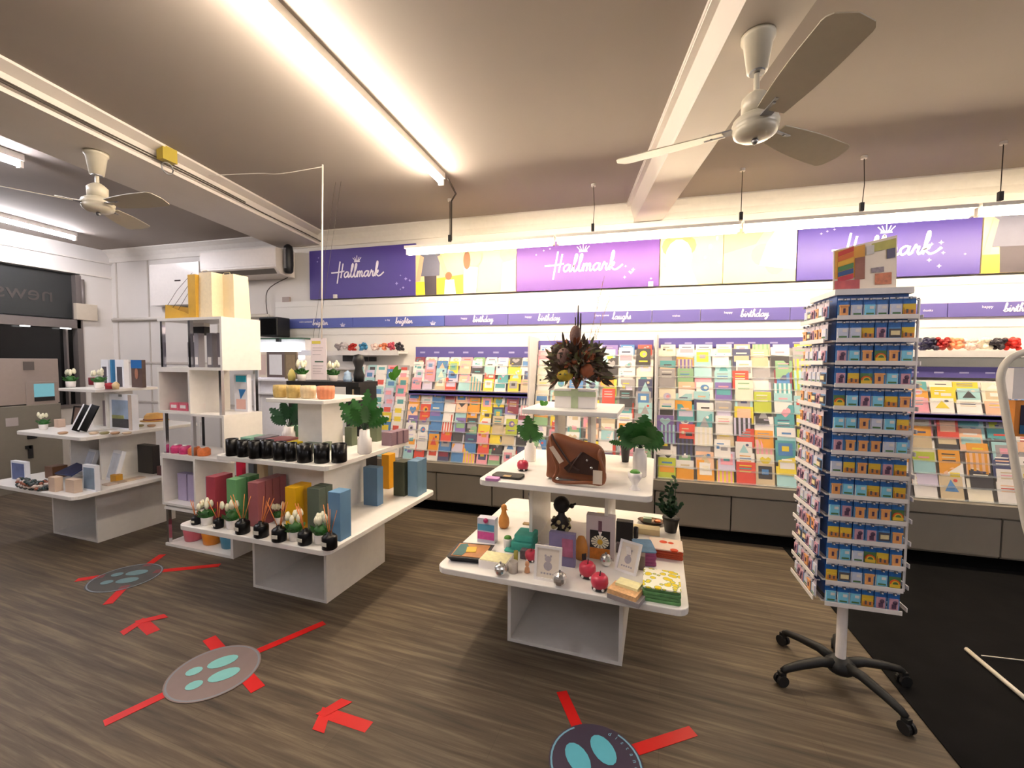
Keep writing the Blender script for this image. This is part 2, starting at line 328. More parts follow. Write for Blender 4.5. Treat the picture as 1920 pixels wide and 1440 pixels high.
photo(-2.33, -1.19, 'photo print of a parent with small child and pair, left of the middle sign', [
 ('printed_field', LEMON, [[(0, 0), (.12, 0), (.12, .3), (0, .3)], [(.22, 0), (.49, 0), (.49, .42), (.22, .36)]]),
 ('printed_trousers', TROU, [[(.10, 0), (.22, 0), (.22, .5), (.09, .5)]]),
 ('printed_shirt', SHIRT, [[(.05, .42), (.25, .42), (.26, .98), (.05, .95)]]),
 ('printed_arm', SKIN, [[(.0, .3), (.05, .32), (.09, .85), (.05, .9)], [(.23, .85), (.27, .88), (.34, .45), (.30, .42)]]),
 ('printed_child', WHT, [[(.30, 0), (.42, 0), (.40, .32), (.31, .32)]]), ('printed_child_head', BRN, [ell(.345, .4, .035, .09)]),
 ('printed_figure', LILAC, [[(.5, 0), (.62, 0), (.64, .55), (.5, .6)]]), ('printed_face', SKIN, [ell(.60, .78, .08, .2)]), ('printed_profile', SKIN, [ell(.93, .82, .08, .2)]),
 ('printed_hair', BRN, [ell(.53, .72, .035, .2)]), ('printed_blouse', PINK, [[(.86, 0), (1, 0), (1, .68), (.88, .62)]])])
photo(.21, .745, 'pale photo print of a red haired child, right of the middle sign', [
 ('printed_hair', ORG, [ell(.3, .75, .28, .24)]), ('printed_face', WHT, [ell(.3, .52, .22, .36)]), ('printed_shirt', WHT, [[(0, 0), (.62, 0), (.5, .35), (.05, .35)]]),
 ('printed_dots', LILAC, [ell(.8, .7, .03, .05), ell(.9, .85, .02, .04), ell(.72, .5, .02, .03), ell(.95, .4, .03, .03)])])
photo(.75, 1.325, 'olive and cream photo print of wedding hands, left of the spinner', [
 ('printed_leaves', GRY, [[(0, .55), (.45, .7), (.6, 1), (0, 1)]]), ('printed_hand', SKIN, [ell(.55, .5, .16, .2), ell(.72, .35, .14, .22)]), ('printed_veil', WHT, [[(.5, .3), (1, .2), (1, .9), (.75, 1), (.6, .7)]])])
photo(2.61, 3.75, 'photo print of a person in grey top, cut by the right edge', [
 ('printed_field', LEMON, [[(0, 0), (.12, 0), (.12, .3), (0, .3)], [(.24, 0), (.49, 0), (.49, .42), (.24, .36)]]), ('printed_trousers', TROU, [[(.10, 0), (.24, 0), (.24, .5), (.09, .5)]]),
 ('printed_shirt', SHIRT, [[(.05, .42), (.25, .42), (.26, .98), (.05, .95)]]), ('printed_arm', SKIN, [[(.0, .3), (.04, .32), (.08, .85), (.05, .9)]])])
for px, py in ((630, 556), (1220, 533)):
    p = P(px, py, y=WY-.05); tag(MB().box(-.022, .022, -.02, 0, -.022, .022).box(-.014, .014, -.023, -.02, -.014, .014, 1).build('wall_socket', [CERAM, LABEL], loc=(p.x, WY-.053, p.z)), 'white socket on the bottom edge of the %s violet sign' % ('left' if px < 700 else 'middle'), 'socket')
# header band with lettering: one strip per printed panel
BZ = 1.885
def header(x0, x1, z, h, m, label, txt=None, small=None, s=.030, y=WY-.032, group='violet header strips', crowns=0):
    o = tag(MB().box(x0, x1-.006, -.014, 0, 0, h).build('header_strip', m, loc=(0, y, z)), label, 'header strip', group)
    if txt:
        mb = MB(); w = script_width(txt)*s; xx = (x0+x1)/2-w/2+(.08 if small else 0); script(mb, txt, xx, .035, s, s*.28, y=-.0145); mb.build('script_lettering', SIGNW, o)
        if small: block(small, .030, SIGNW, o, (xx-.10, -.0145, .075), ext=.001)
    elif small: block(small, .026, SIGNW, o, ((x0+x1)/2, -.0145, h/2), ext=.001)
    if crowns: mb = MB(); crown(mb, x1-.14, .012, .045, y=-.0145); mb.build('crown_emblem', SIGNW, o)
    return o
def bx(px): return P(px, 590, y=WY-.045).x
hs = [(521, 660, 'brighter', 'make someone', BLUEH, 1), (662, 832, 'brighter', 'a day', BLUEH, 1), (834, 951, 'birthday', 'happy', PURP2, 0), (953, 1077, 'birthday', 'happy', PURP2, 0), (1079, 1221, 'laughs', 'share some', PURP2, 0), (1223, 1312, None, 'wishes', PURP2, 0), (1314, 1480, 'birthday', 'happy', PURP2, 0), (1482, 1700, None, 'wishes', PURP2, 0), (1702, 1775, None, 'thanks', PURP2, 0), (1777, 2010, 'birthday', 'happy', PURP2, 0)]
for i, (a, b_, t, sm, m_, cr) in enumerate(hs):
    header(bx(a), bx(b_+2), BZ, .112, m_, '%s violet lettered strip below the wall signs, counted from the left' % ORD[i], t, sm, crowns=cr, s=.028, group='lettered header band')
# ================================================================ LIGHT FITTINGS
def batten(name, label, L, loc, rz, em, es, hang=None, grp=None, wide=.03):
    t = thing(name, label, 'light', loc, rz, grp)
    MB().box(-L/2, L/2, -wide-.028*('hanging' in name), wide+.028*('hanging' in name), .038, .085-.022*('hanging' in name)).box(-L/2, -L/2+.02, -.02, .02, -.012, .039).box(L/2-.02, L/2, -.02, .02, -.012, .039).build('fitting_body', TRIM, t)
    M = TR(-L/2+.02, 0, .012, ry=PI/2); (MB().cyl(.018, 0, L-.04, 12, 0, M) if 'ceiling' in name else MB().lathe([(.9, 0), (1, .001), (1, L-.041), (.9, L-.04)], 20, 0, M @ Matrix.Diagonal((.026, .026, 1, 1)))).build('tube_lamp', tubemat(name+' '+label[:10]+' glow', em, es), t)
    return t
wg = 'tube lights hung in a row in front of the wall signs'
XW = [-2.13, -.68, .77, 2.215, 3.66]
WL = ['left end of the row, before the left sign', 'above the middle sign', 'above the wedding photo and the spinner', 'at the right edge of the view']
WN = ['over the dark left sign and the family photo', 'over the middle sign and the child photo', 'over the wide right sign', 'at the right edge of the view']
for i in range(4):
    x0, x1 = XW[i]+.01, XW[i+1]-.01
    t = batten('hanging_tube_light', 'suspended tube light '+WN[i], x1-x0, ((x0+x1)/2, 3.77, 2.525), 0, WARM, E_WALL, grp=wg)
WG = 'thin suspension wires of the wall lights'
for i, (px, py) in enumerate(((850, 380), (1113, 347), (1393, 316), (1620, 294), (1885, 265))):
    x = P(px, py, z=2.995).x
    o = tag(MB().tube([(0, 0, -.388), (.01*(i % 2), 0, -.2), (0, 0, 0)], .0028, 6).build('suspension_wire', CAB, loc=(x, 3.77, CZ)), '%s suspension wire of the wall light row, counted from the left' % ORD[i], 'wire', WG)
    MB().box(-.012, .012, -.012, .012, -.39, -.33).build('wire_grip', BLACK, o); MB().cyl(.02, -.02, 0, 10).build('ceiling_cup', TRIM, o)
batten('ceiling_tube_light', 'long glaring ceiling tube light running towards the camera', 2.45, (-1.50, 2.03, 2.915), R(90+.8), MAIN, E_CEIL)
dl = math.atan2(3.6-2.922, -.137)
batten('ceiling_tube_light', 'ceiling tube light by the shopfront, low at the left edge', 1.5, (-6.33, 2.88, 2.915), math.atan2(.678, -.1), COOL, E_LEFT, grp='left bay tube lights')
batten('ceiling_tube_light', 'ceiling tube light above the left fan, cut by the left edge', 1.5, (-4.33, 1.42, 2.915), R(95), COOL, E_LEFT, grp='left bay tube lights')
for x, y, k, n_ in ((2.9, 1.2, .5, 'out of view to the right of the spinner'), (-1.4, -1.6, 1, 'in line with the long main one, behind the viewpoint'), (2.6, -2.2, 1, 'in the rear right bay'), (-5.0, -1.5, 1, 'in the rear left bay')):
    batten('ceiling_tube_light', 'ceiling tube light '+n_, 1.5, (x, y, 2.915), R(90), MAIN, E_BACK*k, grp='rear tube lights', wide=.11)  # out-of-view tubes; bodies widened to keep their light off the ceiling
p = P(850, 380, z=2.99)
tag(MB().tube([(-1.47, 3.27, 2.96), (-1.5, 3.5, 2.93), (p.x+.02, 3.75, 2.97), (p.x+.01, 3.77, 2.9), (p.x+.01, 3.77, 2.62)], .008, 6).build('power_cable', CAB), 'power cable from the ceiling tube down to the wall lights', 'cable')
# ================================================================ FANS
FANM = mat('fan enamel cream', (206, 198, 178), .35); FANB = mat('fan blade enamel', (176, 166, 146), .5)
def fan(label, hub, angs, L, zc):
    t = thing('ceiling_fan', label, 'fan', (hub[0], hub[1], hub[2]), 0, 'ceiling fans')
    H = zc-hub[2]
    MB().lathe([(.038, H-.145), (.056, H-.025), (.064, H-.02), (.064, H)], 24).build('canopy', FANM, t)
    MB().cyl(.03, H-.152, H-.14, 16).build('canopy_collar', STEEL, t)
    MB().cyl(.011, .12, H-.14, 12).build('down_rod', FANM, t)
    MB().lathe([(.03, .05), (.055, .055), (.055, .11), (.035, .13), (.02, .14)], 20).build('motor_neck', FANM, t)
    MB().lathe([(.02, -.048), (.060, -.044), (.080, -.030), (.086, -.012), (.078, -.006), (.088, .002), (.088, .014), (.080, .018), (.084, .026), (.07, .038), (.045, .052)], 32).build('motor_housing', FANM, t)
    MB().sph((0, 0, -.058), .014, 0).build('pull_knob', STEEL, t)
    for a in angs:
        mb = MB(); n = 28; up = []; lo = []
        for k in range(n+1):
            s = k/n; x = .12+s*(L-.12); w = .050+.022*math.sin(min(1, s*1.5)*PI/2)
            if s > .88: w *= math.sqrt(max(0, 1-((s-.88)/.12)**2.6))+.01
            up.append((x, w)); lo.append((x, -w))
        pl = up+lo[::-1]; N = len(pl)
        mb.add([(x, y, -y*.24+.002) for x, y in pl]+[(x, y, -y*.24-.002) for x, y in pl], [tuple(range(N)), tuple(range(N, 2*N))[::-1]]+[(i, N+i, N+(i+1) % N, (i+1) % N) for i in range(N)])
        b_ = mb.build('blade', FANB, t, rz=R(a))
        MB().box(.07, .2, -.022, .022, .000, .006).cyl(.006, -.003, .010, 8, M=TR(.17, .012, .0)).cyl(.006, -.003, .010, 8, M=TR(.17, -.012, 0)).build('blade_bracket', STEEL, b_)
    return t
def hubpos(px, py, px2, py2, zc):       # canopy centre on the ceiling and hub pixel below it
    c = P(px, py, z=zc); h = P(px2, py2, y=c.y); return (c.x, c.y, h.z)
hx = hubpos(1422, 66, 1418, 238, 2.84)
def fang(h, tips):
    o = []
    for px, py in tips: q = P(px, py, z=h[2]); o.append((math.degrees(math.atan2(q.y-h[1], q.x-h[0])), math.hypot(q.y-h[1], q.x-h[0])))
    return o
ft = fang(hx, [(1166, 298), (1625, 14), (1566, 272)])
a0 = ft[0][0]

fan('large cream ceiling fan hanging beside the right ceiling beam', hx, [161.8, 281.8, 41.8], .59, 2.84)
hl = hubpos(180, 286, 188, 384, 2.86); fl = fang(hl, [(327, 370)])
fan('small looking ceiling fan in the left bay, near the shopfront', hl, [fl[0][0], fl[0][0]+120, fl[0][0]+240], sum(q[1] for q in ft)/3, 2.86)
# ================================================================ BASE CABINETS
bd = [-4.2, -3.3, -2.6, -1.87, -1.29, -.98, .19, .79, 1.9, 2.55, 3.6, 4.6]
for i, (a, b_) in enumerate(zip(bd, bd[1:])):
    t = thing('base_cabinet', 'grey base cabinet unit under the card racks, %s from the left' % ORD[i], 'cabinet', ((a+b_)/2, 3.88, 0), 0, 'grey cabinets along the back wall')
    w = (b_-a)/2
    MB().box(-w+.004, w-.004, .012, .495, .11, .405).build('body', CABG, t)
    MB().box(-w+.006, w-.006, 0, .014, .125, .395).build('door', CABG, t)
    MB().box(-w, w, -.01, .45, .41, .495).build('worktop_edge', CABG, t)
    MB().box(-w, w, .07, .45, 0, .11).build('kick_board', PITCH, t)
# ================================================================ CARD RACKS
CC = {'w': (244, 238, 232), 'c': (240, 230, 206), 'y': (236, 208, 40), 'o': (232, 148, 36), 'r': (214, 58, 44), 'p': (238, 150, 168), 'm': (124, 36, 54), 't': (66, 152, 158), 'g': (124, 172, 120),
      'l': (182, 196, 48), 'b': (60, 118, 184), 'n': (52, 58, 98), 'v': (110, 88, 164), 'k': (44, 42, 46), 'a': (154, 206, 210), 's': (206, 184, 144), 'd': (150, 146, 150), 'e': (242, 188, 150), 'u': (206, 196, 222)}
CN = {'w': 'white', 'c': 'cream', 'y': 'yellow', 'o': 'orange', 'r': 'red', 'p': 'pink', 'm': 'maroon', 't': 'teal', 'g': 'green', 'l': 'lime', 'b': 'blue', 'n': 'navy', 'v': 'violet', 'k': 'black', 'a': 'pale aqua', 's': 'sand', 'd': 'grey', 'e': 'peach', 'u': 'lilac'}
CC = {k: tuple(q+(t-q)*.2 for q, t in zip(v, (228, 218, 210))) for k, v in CC.items()}
CM = {k: mat(CN[k]+' card stock', v, .5, var=.04, scale=30) for k, v in CC.items()}
def card_mesh(mb, w, h, kind, rnd, M=None):
    mb.box(-w/2, w/2, 0, .003, 0, h, 0, M)
    f = lambda pts, mi, k=1: mb.poly([(x*w, -.0007*k, z*h) for x, z in pts], mi, M)
    if kind == 0: f([(-.42, .3), (.42, .3), (.42, .62), (-.42, .62)], 1); f([(-.3, .72), (.3, .72), (.3, .8), (-.3, .8)], 2)
    elif kind == 1: f([(-.36, .3), (.36, .3), (.36, .88), (-.36, .88)], 1); f([(-.18, .5), (.18, .5), (.18, .74), (-.18, .74)], 2, 2)
    elif kind == 2: f(ell(0, .68, .26, .19, 12), 1); f(ell(.05, .68, .12, .09, 8), 2, 2); f([(-.3, .25), (.3, .25), (.3, .32), (-.3, .32)], 1)
    elif kind == 3: f([(-.5, 0), (.5, 0), (.5, .55), (-.5, .6)], 1); f([(-.25, .7), (.25, .7), (.25, .78), (-.25, .78)], 2)
    elif kind == 4:
        for k in range(3): f([(-.34, .55+.13*k), (.2+.12*rnd.random(), .55+.13*k), (.3, .6+.13*k), (-.34, .6+.13*k)], 1+k % 2)
    elif kind == 5: f([(0, .38), (.3, .64), (.3, .78), (.16, .86), (0, .76), (-.16, .86), (-.3, .78), (-.3, .64)], 1); f(ell(-.25, .3, .08, .06, 6), 2)
    elif kind == 6:
        for k in range(4): f([(-.45+.25*k, 0), (-.33+.25*k, 0), (-.33+.25*k, 1), (-.45+.25*k, 1)], 1)
    elif kind == 8: f([(-.1, .42), (.32, .42), (.32, .6), (-.1, .6)], 1); f([(-.34, .74), (.1, .74), (.1, .8), (-.34, .8)], 2); f([(-.36, .5), (-.18, .5), (-.18, .66), (-.36, .66)], 2)
    elif kind == 7: f([(-.3, .35), (0, .85), (.3, .35)], 1); f(ell(.2, .82, .1, .07, 8), 2)
    return mb
def card(loc, w, h, c, rnd, tilt=-.2, rz=0, pal='wwwccssuuaaeddpgtbyokn'):
    acc = rnd.choice([k for k in pal if k != c]); ac2 = rnd.choice([k for k in 'wwcysrkntbdep' if k != c])
    mb = card_mesh(MB(), w, h, rnd.choice([0, 0, 1, 1, 3, 3, 4, 4, 4, 4, 2, 5, 7, 6, 8, 8]), rnd)
    return mb.build('greeting_card', [CM[c], CM[acc], CM[ac2]], loc=loc, rx=tilt, rz=rz)
RK = mat('rack white plastic', (226, 222, 220), .45)
def rack(name, x0, x1, rows, z0, y0, dz, dy, section, cols=None, h=.165, w=None, head=None, hh=.1, short='', stuff=False, pal='wwwccssuuaaeddpgtbyokn'):
    """rows: strings top to bottom"""
    n = max(len(r) for r in rows); pit = (x1-x0)/n; rnd = random.Random(hash(len(section)*31+n)); w = w or min(.125, pit*.88)
    t = thing('card_rack', 'stepped white greeting card rack, '+section, 'card rack', ((x0+x1)/2, WY-.03, z0), 0, 'greeting card racks')
    cx = (x0+x1)/2
    N = len(rows)
    for i in range(N):
        yy = y0+i*dy-(WY-.03)
        MB().box(x0-cx, x1-cx, yy-.006, yy-.003, i*dz, i*dz+.012).box(x0-cx, x1-cx, yy-.006, yy+.05, i*dz-.003, i*dz).build('card_ledge', GLASSC, t)
    MB().add([(x0-cx, y0+.05-(WY-.03), -.004), (x1-cx, y0+.05-(WY-.03), -.004), (x1-cx, y0+.05+(N-1)*dy-(WY-.03), (N)*dz), (x0-cx, y0+.05+(N-1)*dy-(WY-.03), (N)*dz), (x0-cx, -.001, -.004), (x1-cx, -.001, -.004), (x1-cx, -.001, N*dz), (x0-cx, -.001, N*dz)], [(0, 1, 2, 3), (4, 7, 6, 5), (1, 5, 6, 2), (0, 3, 7, 4), (3, 2, 6, 7), (0, 4, 5, 1)]).build('back_panel', RK, t)
    if head:
        yy = y0+.05+(N-1)*dy-.01-(WY-.03); zz = head-z0
        MB().box(x0-cx, x1-cx, yy, yy+.01, zz-hh, zz).build('header_strip', PURP2, t)
        k = int((x1-x0)/.16)
        for j in range(k):
            xx = x0-cx+(j+.5)*(x1-x0)/k; MB().box(xx-.03, xx+.03, yy-.001, yy, zz-hh*.6, zz-hh*.45).build('caption', mat('header caption', (176, 172, 214), .5), t)
    mbs = MB()
    for i in range(N):
        row = rows[N-1-i]; zz = z0+i*dz; yy = y0+i*dy
        for j, c in enumerate(row):
            if c == '.': continue
            if rnd.random() < .22 and not stuff and c in 'totgbvyo': c = 'w'
            hh_ = h*(.9+.22*rnd.random()) if i < N-1 else h*.66; ww = w*(.92+.16*rnd.random()); xx = x0+(j+.5)*pit+.022*(rnd.random()-.5)+.5*(pit-ww)*(1 if i % 2 else -1)*.5
            if stuff:
                mbs.box(-ww/2, ww/2, 0, .003, 0, hh_, list(CC).index(c), TR(xx, yy, zz, rx=-.2)); mbs.box(-ww*.3, ww*.3, -.001, 0, hh_*.5, hh_*.8, list(CC).index(rnd.choice('wypbtrk')), TR(xx, yy, zz, rx=-.2))
                continue
            o = card((xx, yy+.004*(j % 2), zz), ww, hh_, c, rnd, -.2-.12*rnd.random(), R(rnd.uniform(-2, 2)), pal)
            tag(o, '%s card, %s row up, %s from the left, %s' % (CN[c], ORD[i], ORD[j], short), 'greeting card', 'greeting cards on the wall racks')
    if stuff: tag(mbs.build('greeting_cards', [CM[k] for k in CC]), 'pastel greeting cards crowding the far left rack behind the candle table', 'greeting cards', kind='stuff')
    return t
rack('B', -2.28, -.955, ['pvbdepwtry', 'oobreoyymw', 'erbwaoynvu', 'vdbgvkwsly', 'wtbragpysk', 'ybobunrkwn', 'arwnoppgwr'], .502, 3.925, .096, .026, 'behind the candle table, lower tier', short='lower rack behind candle table', pal='vbnrokttdmwbvgpuy')
rack('B', -2.28, -.955, ['mwwwpgwukc', 'wpbyeywwyw', 'wpaupkrtyw', 'pusreeywye'], 1.20, 4.11, .085, .026, 'behind the candle table, upper tier', h=.14, head=1.655, hh=.115, short='upper rack behind candle table')
o = MB().box(-2.28, -.955, 4.07, 4.34, 1.165, 1.19).box(-2.28, -.955, 4.07, 4.085, 1.15, 1.195).build('display_ledge', PURP3); tag(o, 'dark violet ledge between the two card tiers behind the candle table', 'ledge')
rack('C', -.935, .165, ['wcwuvbr', 'pwcdawk', 'wsgekwc', 'caepowc', 'ywbaldn', 'caudrkd', 'pkwygra', 'oywpbwd', 'wrtecoe', 'gpwkyan', 'bwoyrpg', 'wlpcnew'], .502, 3.925, .0965, .028, 'behind the flower arrangement', short='rack behind the flowers', head=1.715, hh=.10, w=.125)
rack('D', .205, 1.60, ['cywweswyo', 'cwawnswdw', 'tvyabwgyt', 'dgparwmlc', 'cewvcutbw', 'caayalaay'[:9], 'utydyktye', 'vvttkwtkw', 'vrcsrowlg', 'okdwgstow', 'oneuwcyks', 'lwoyrsygy'], .502, 3.925, .0965, .028, 'left of the souvenir spinner', short='rack left of spinner', head=1.73, hh=.09, w=.135)
rack('E', 1.90, 2.86, ['kcptaw', 'opralb', 'yoketw', 'bgkoae', 'oloenw', 'wpwkwy', 'kgscwd'], .502, 3.925, .088, .026, 'right of the souvenir spinner, lower tier', short='lower rack right of spinner', w=.135)
rack('E', 1.90, 2.86, ['rtcycw', 'woyacb', 'wpwwed'], 1.125, 4.09, .085, .03, 'right of the souvenir spinner, upper tier', short='upper rack right of spinner', h=.115, head=1.485, hh=.085, w=.145)
o = MB().box(1.90, 2.86, 4.05, 4.34, 1.095, 1.12).box(1.90, 2.86, 4.05, 4.065, 1.08, 1.125).build('display_ledge', PURP3); tag(o, 'dark violet ledge between the card tiers right of the spinner', 'ledge')
rack('A', -3.0, -2.32, ['wawpd', 'auwbw', 'wawae', 'pwaup', 'aewuw', 'wpauw', 'bwayw', 'awpbw', 'ywnuw', 'rwbaw'], .502, 3.93, .094, .026, 'at its far left end', stuff=True)
for x, nm in ((-.945, 'left of the flower rack'), (.185, 'between the two middle card racks'), (1.62, 'behind the souvenir spinner'), (1.88, 'at the far right rack')):
    tag(MB().box(x-.008, x+.008, 3.9, 4.35, .5, 1.74 if x < 1.8 else 1.5).build('rack_divider', RK), 'thin white upright divider '+nm, 'divider')
# wall shelves with gift bows
def shelf(x0, x1, z, label):
    t = thing('wall_shelf', label, 'shelf', (x0, 4.15, z)); MB().box(0, x1-x0, 0, .195, -.02, 0).build('board', RK, t); MB().box(0, x1-x0, -.006, 0, -.04, .012).build('shelf_edge', RK, t); return t
shelf(-3.42, -2.44, 1.60, 'white wall shelf of gift bows above the left cards'); shelf(1.88, 3.1, 1.60, 'white wall shelf of ribbon bows right of the spinner')
def bow(x, z, r, c, name, label, grp):
    mb = MB(); rnd = random.Random(int(x*100))
    for k in range(26):
        a = 2*PI*rnd.random(); e = rnd.random()*PI/2; rr = r*rnd.uniform(.8, 1.25)
        p = (rr*.55*math.cos(a)*math.cos(e), rr*.55*math.sin(a)*math.cos(e), r*.9+rr*.5*(rnd.random()*2-1)); mb.sph(p, r*.30, 0, 6, (1, .8, .9))
    return tag(mb.build('gift_bow', mat(name+' ribbon', c, .4, var=.25, scale=60), loc=(x, 4.23, z)), label, 'gift bow', grp)
for i, (px, c, n_) in enumerate(((631, (150, 140, 142), 'silver'), (644, (210, 200, 200), 'pale grey'), (658, (170, 40, 30), 'dark red'), (678, (60, 130, 170), 'blue'), (700, (226, 200, 190), 'blush'), (716, (220, 130, 90), 'orange'), (731, (190, 70, 90), 'rose'), (747, (40, 34, 44), 'black'))):
    q = P(px, 658, y=4.2); bow(q.x, 1.602, .062, c, n_, '%s gift bow on the shelf above the left cards' % n_, 'gift bows on the left wall shelf')
for i, (px, c, n_) in enumerate(((1736, (34, 30, 66), 'navy'), (1752, (30, 26, 50), 'dark navy'), (1771, (150, 20, 20), 'deep red'), (1794, (226, 140, 100), 'coral'), (1824, (232, 206, 196), 'blush'), (1852, (240, 228, 206), 'ivory'), (1874, (24, 24, 24), 'black'), (1905, (206, 40, 30), 'bright red'))):
    q = P(px, 645, y=4.2); bow(q.x, 1.602, .068, c, n_, '%s ribbon bow on the shelf right of the spinner' % n_, 'ribbon bows on the right wall shelf')
tag(MB().box(1.95, 3.1, -.008, 0, 0, .1).build('mirror_strip', mat('mirror', (200, 200, 190), .08, 1.0), loc=(0, 4.33, 1.485)), 'narrow mirror strip below the right ribbon shelf', 'mirror')
# ================================================================ SOUVENIR SPINNER
SX0, SX1, SY0, SY1 = .82, 1.10, 2.18, 2.46; SZa, SZb = .44, 1.795; scx, scy = (SX0+SX1)/2, (SY0+SY1)/2
sp = thing('souvenir_spinner', 'tall rotating stand of blue souvenir magnets on a five star caster base', 'display stand', (scx, scy, 0))
BLU = mat('souvenir blue panel', (28, 74, 140), .4, var=.3, scale=60); BLUM = mat('blue mosaic backing card', (40, 104, 176), .4, var=.55, scale=140); WIRE = mat('white coated wire', (232, 226, 222), .35)
h = .14
MB().box(-h+.012, h-.012, -h+.012, h-.012, SZa+.04, SZb).build('core_panel', BLU, sp)
MB().box(-h, h, -h, h, SZb, SZb+.025).build('top_cap', RK, sp)
MB().cyl(.021, .10, SZa+.05, 16).build('pole', CERAM, sp)
MB().lathe([(.05, .06), (.062, .075), (.06, .10), (.03, .125)], 20).build('hub', mat('black star base plastic', (10, 10, 10), .6), sp)
for k, (px, py) in enumerate(((1462, 1205), (1498, 1283), (1662, 1347), (1705, 1285), (None, 0))):
    if px: q = P(px, py, z=.0); a = math.atan2(q.y-scy, q.x-scx)
    else: a = R(72)
    mb = MB(); L = .285
    mb.tube([(.03, 0, .095), (.10, 0, .105), (.2, 0, .092), (L-.02, 0, .078), (L, 0, .066)], .024, 8, r2=.014)
    lg = mb.build('leg', mat('black star base plastic', (10, 10, 10), .6), sp, rz=a)
    MB().cyl(.026, -.019, -.006, 16, M=TR(L+.004, 0, .027, rx=PI/2)).cyl(.026, .006, .019, 16, M=TR(L+.004, 0, .027, rx=PI/2)).box(L-.012, L+.016, -.012, .012, .036, .066).cyl(.006, .05, .075, 8, M=TR(L, 0, 0)).build('caster', RUBBER, lg)
for sx, sy in ((h+.015, -h-.005),):
    MB().tube([(sx-.04, sy, SZb-.02), (sx, sy, SZb-.03), (sx, sy, SZa+.10), (sx-.04, sy, SZa+.09)], .005, 8).build('guard_rod', WIRE, sp)
BGE0 = mat('grey peg tip', (90, 96, 116), .4); NR = 14; RP = (SZb-SZa-.02)/NR
def face_tr(f, u, z, d):            # f 0 front (-Y), 1 left (-X), 2 right, 3 back
    a = [0, -PI/2, PI/2, PI][f]; return TR(rz=a) @ Matrix.Translation((u, -h-d, z))
for f in (0, 1, 2):
    for r_ in range(NR):
        z = SZb-.012-r_*RP
        mb = MB(); mb.box(-h, h, -.002, .012, -.004, .004, 0, face_tr(f, 0, z-RP+.006, 0)); mb.box(-h, h, -.036, -.032, -.004, .014, 0, face_tr(f, 0, z-RP+.004, 0))
        for j in range(6):
            u = -h+.026+j*.0458; mb.box(-.002, .002, -.036, .0, -.002, .002, 0, face_tr(f, u, z-.012, 0)); mb.box(-.006, .006, -.030, -.026, -.006, .004, 1, face_tr(f, u, z-.010, 0))
        mb.build('peg_rail', [WIRE, BGE0], sp)
MK = [('orange scroll', (238, 170, 104), 0), ('sky blue square', (132, 206, 232), 1), ('rainbow arch', (220, 90, 40), 2), ('orange sunset', (216, 140, 70), 3), ('pink figure', (210, 158, 172), 4), ('silver', (206, 210, 226), 1), ('cream framed', (236, 218, 166), 5)]
SKY = mat('souvenir sky', (96, 150, 200), .4); DKP = mat('souvenir plum', (86, 60, 84), .5); YEL = mat('souvenir yellow', (226, 190, 60), .5); GRN = mat('souvenir green', (80, 120, 70), .5); BGE = mat('souvenir grey', (90, 84, 88), .5)
PACK = mat('clear packet edge', (206, 206, 214), .25)
MM = []; MP = []; PALE = mat('pale printed backing card', (206, 196, 204), .4, var=.35, scale=120)
for nm, c, k in MK:
    a = mat(nm+' souvenir', c, .35, var=.12, scale=80); mb = MB()
    mb.box(-.0215, .0215, 0, .002, -.078, 0, 0); mb.box(-.0215, .0215, -.0018, 0, -.007, 0, 4); mb.box(-.0215, .0215, -.001, 0, -.078, -.028, 3)
    if k == 0: mb.box(-.015, .015, -.006, 0, -.074, -.028, 1); mb.box(-.018, .018, -.0085, -.004, -.034, -.027, 1); mb.box(-.004, .004, -.008, -.006, -.06, -.042, 2)
    elif k == 1: mb.box(-.018, .018, -.006, 0, -.073, -.028, 1); mb.box(-.002, .014, -.0065, -.006, -.046, -.034, 3); mb.box(-.014, .014, -.0065, -.006, -.069, -.062, 2)
    elif k == 2:
        for q, mi in ((.019, 1), (.0145, 2), (.010, 3)): mb.prism([(q*math.cos(t*PI/8), q*math.sin(t*PI/8)) for t in range(9)], 0, .005+(.019-q)*.2, mi, TR(0, 0, -.058, rx=PI/2))
        mb.box(-.018, .018, -.006, 0, -.072, -.058, 2)
    elif k == 3: mb.box(-.018, .018, -.006, 0, -.072, -.052, 1); mb.box(-.018, .018, -.005, 0, -.052, -.044, 3); mb.box(-.012, -.006, -.008, -.005, -.066, -.05, 2); mb.box(.004, .01, -.008, -.005, -.066, -.054, 2)
    elif k == 4: mb.box(-.016, .015, -.006, 0, -.074, -.028, 1); mb.sph((.003, -.006, -.043), .009, 2, 8, (1, .4, 1)); mb.box(-.009, .006, -.009, -.006, -.068, -.05, 2)
    elif k == 5: mb.rbox(-.019, .019, -.006, 0, -.068, -.034, .002, 2); mb.box(-.015, .015, -.008, -.006, -.060, -.042, 1)
    sec = [None, BLUM, a, {0: DKP, 1: GRN, 2: YEL, 3: BGE, 4: DKP, 5: BGE}[k], {1: CERAM, 2: GRN, 3: YEL}.get(k, SKY), PACK]
    o = mb.build('souvenir_magnet', sec[1:]); MM.append(o.data); bpy.data.objects.remove(o)
    o = mb.build('souvenir_magnet', [PALE]+sec[2:]); MP.append(o.data); bpy.data.objects.remove(o)
FRONT = ['051553'[0:6], '553463', '4102 01'.replace(' ', '')+'1', '432014', '214130', '110513', '400051', '530343', '011313', '140002', '334460', '015230', '365012', '111344']
rnd = random.Random(5)
def spun(f, u, z, d): v = face_tr(f, u, z, d).to_translation(); return Vector((scx+v.x, scy+v.y, v.z))
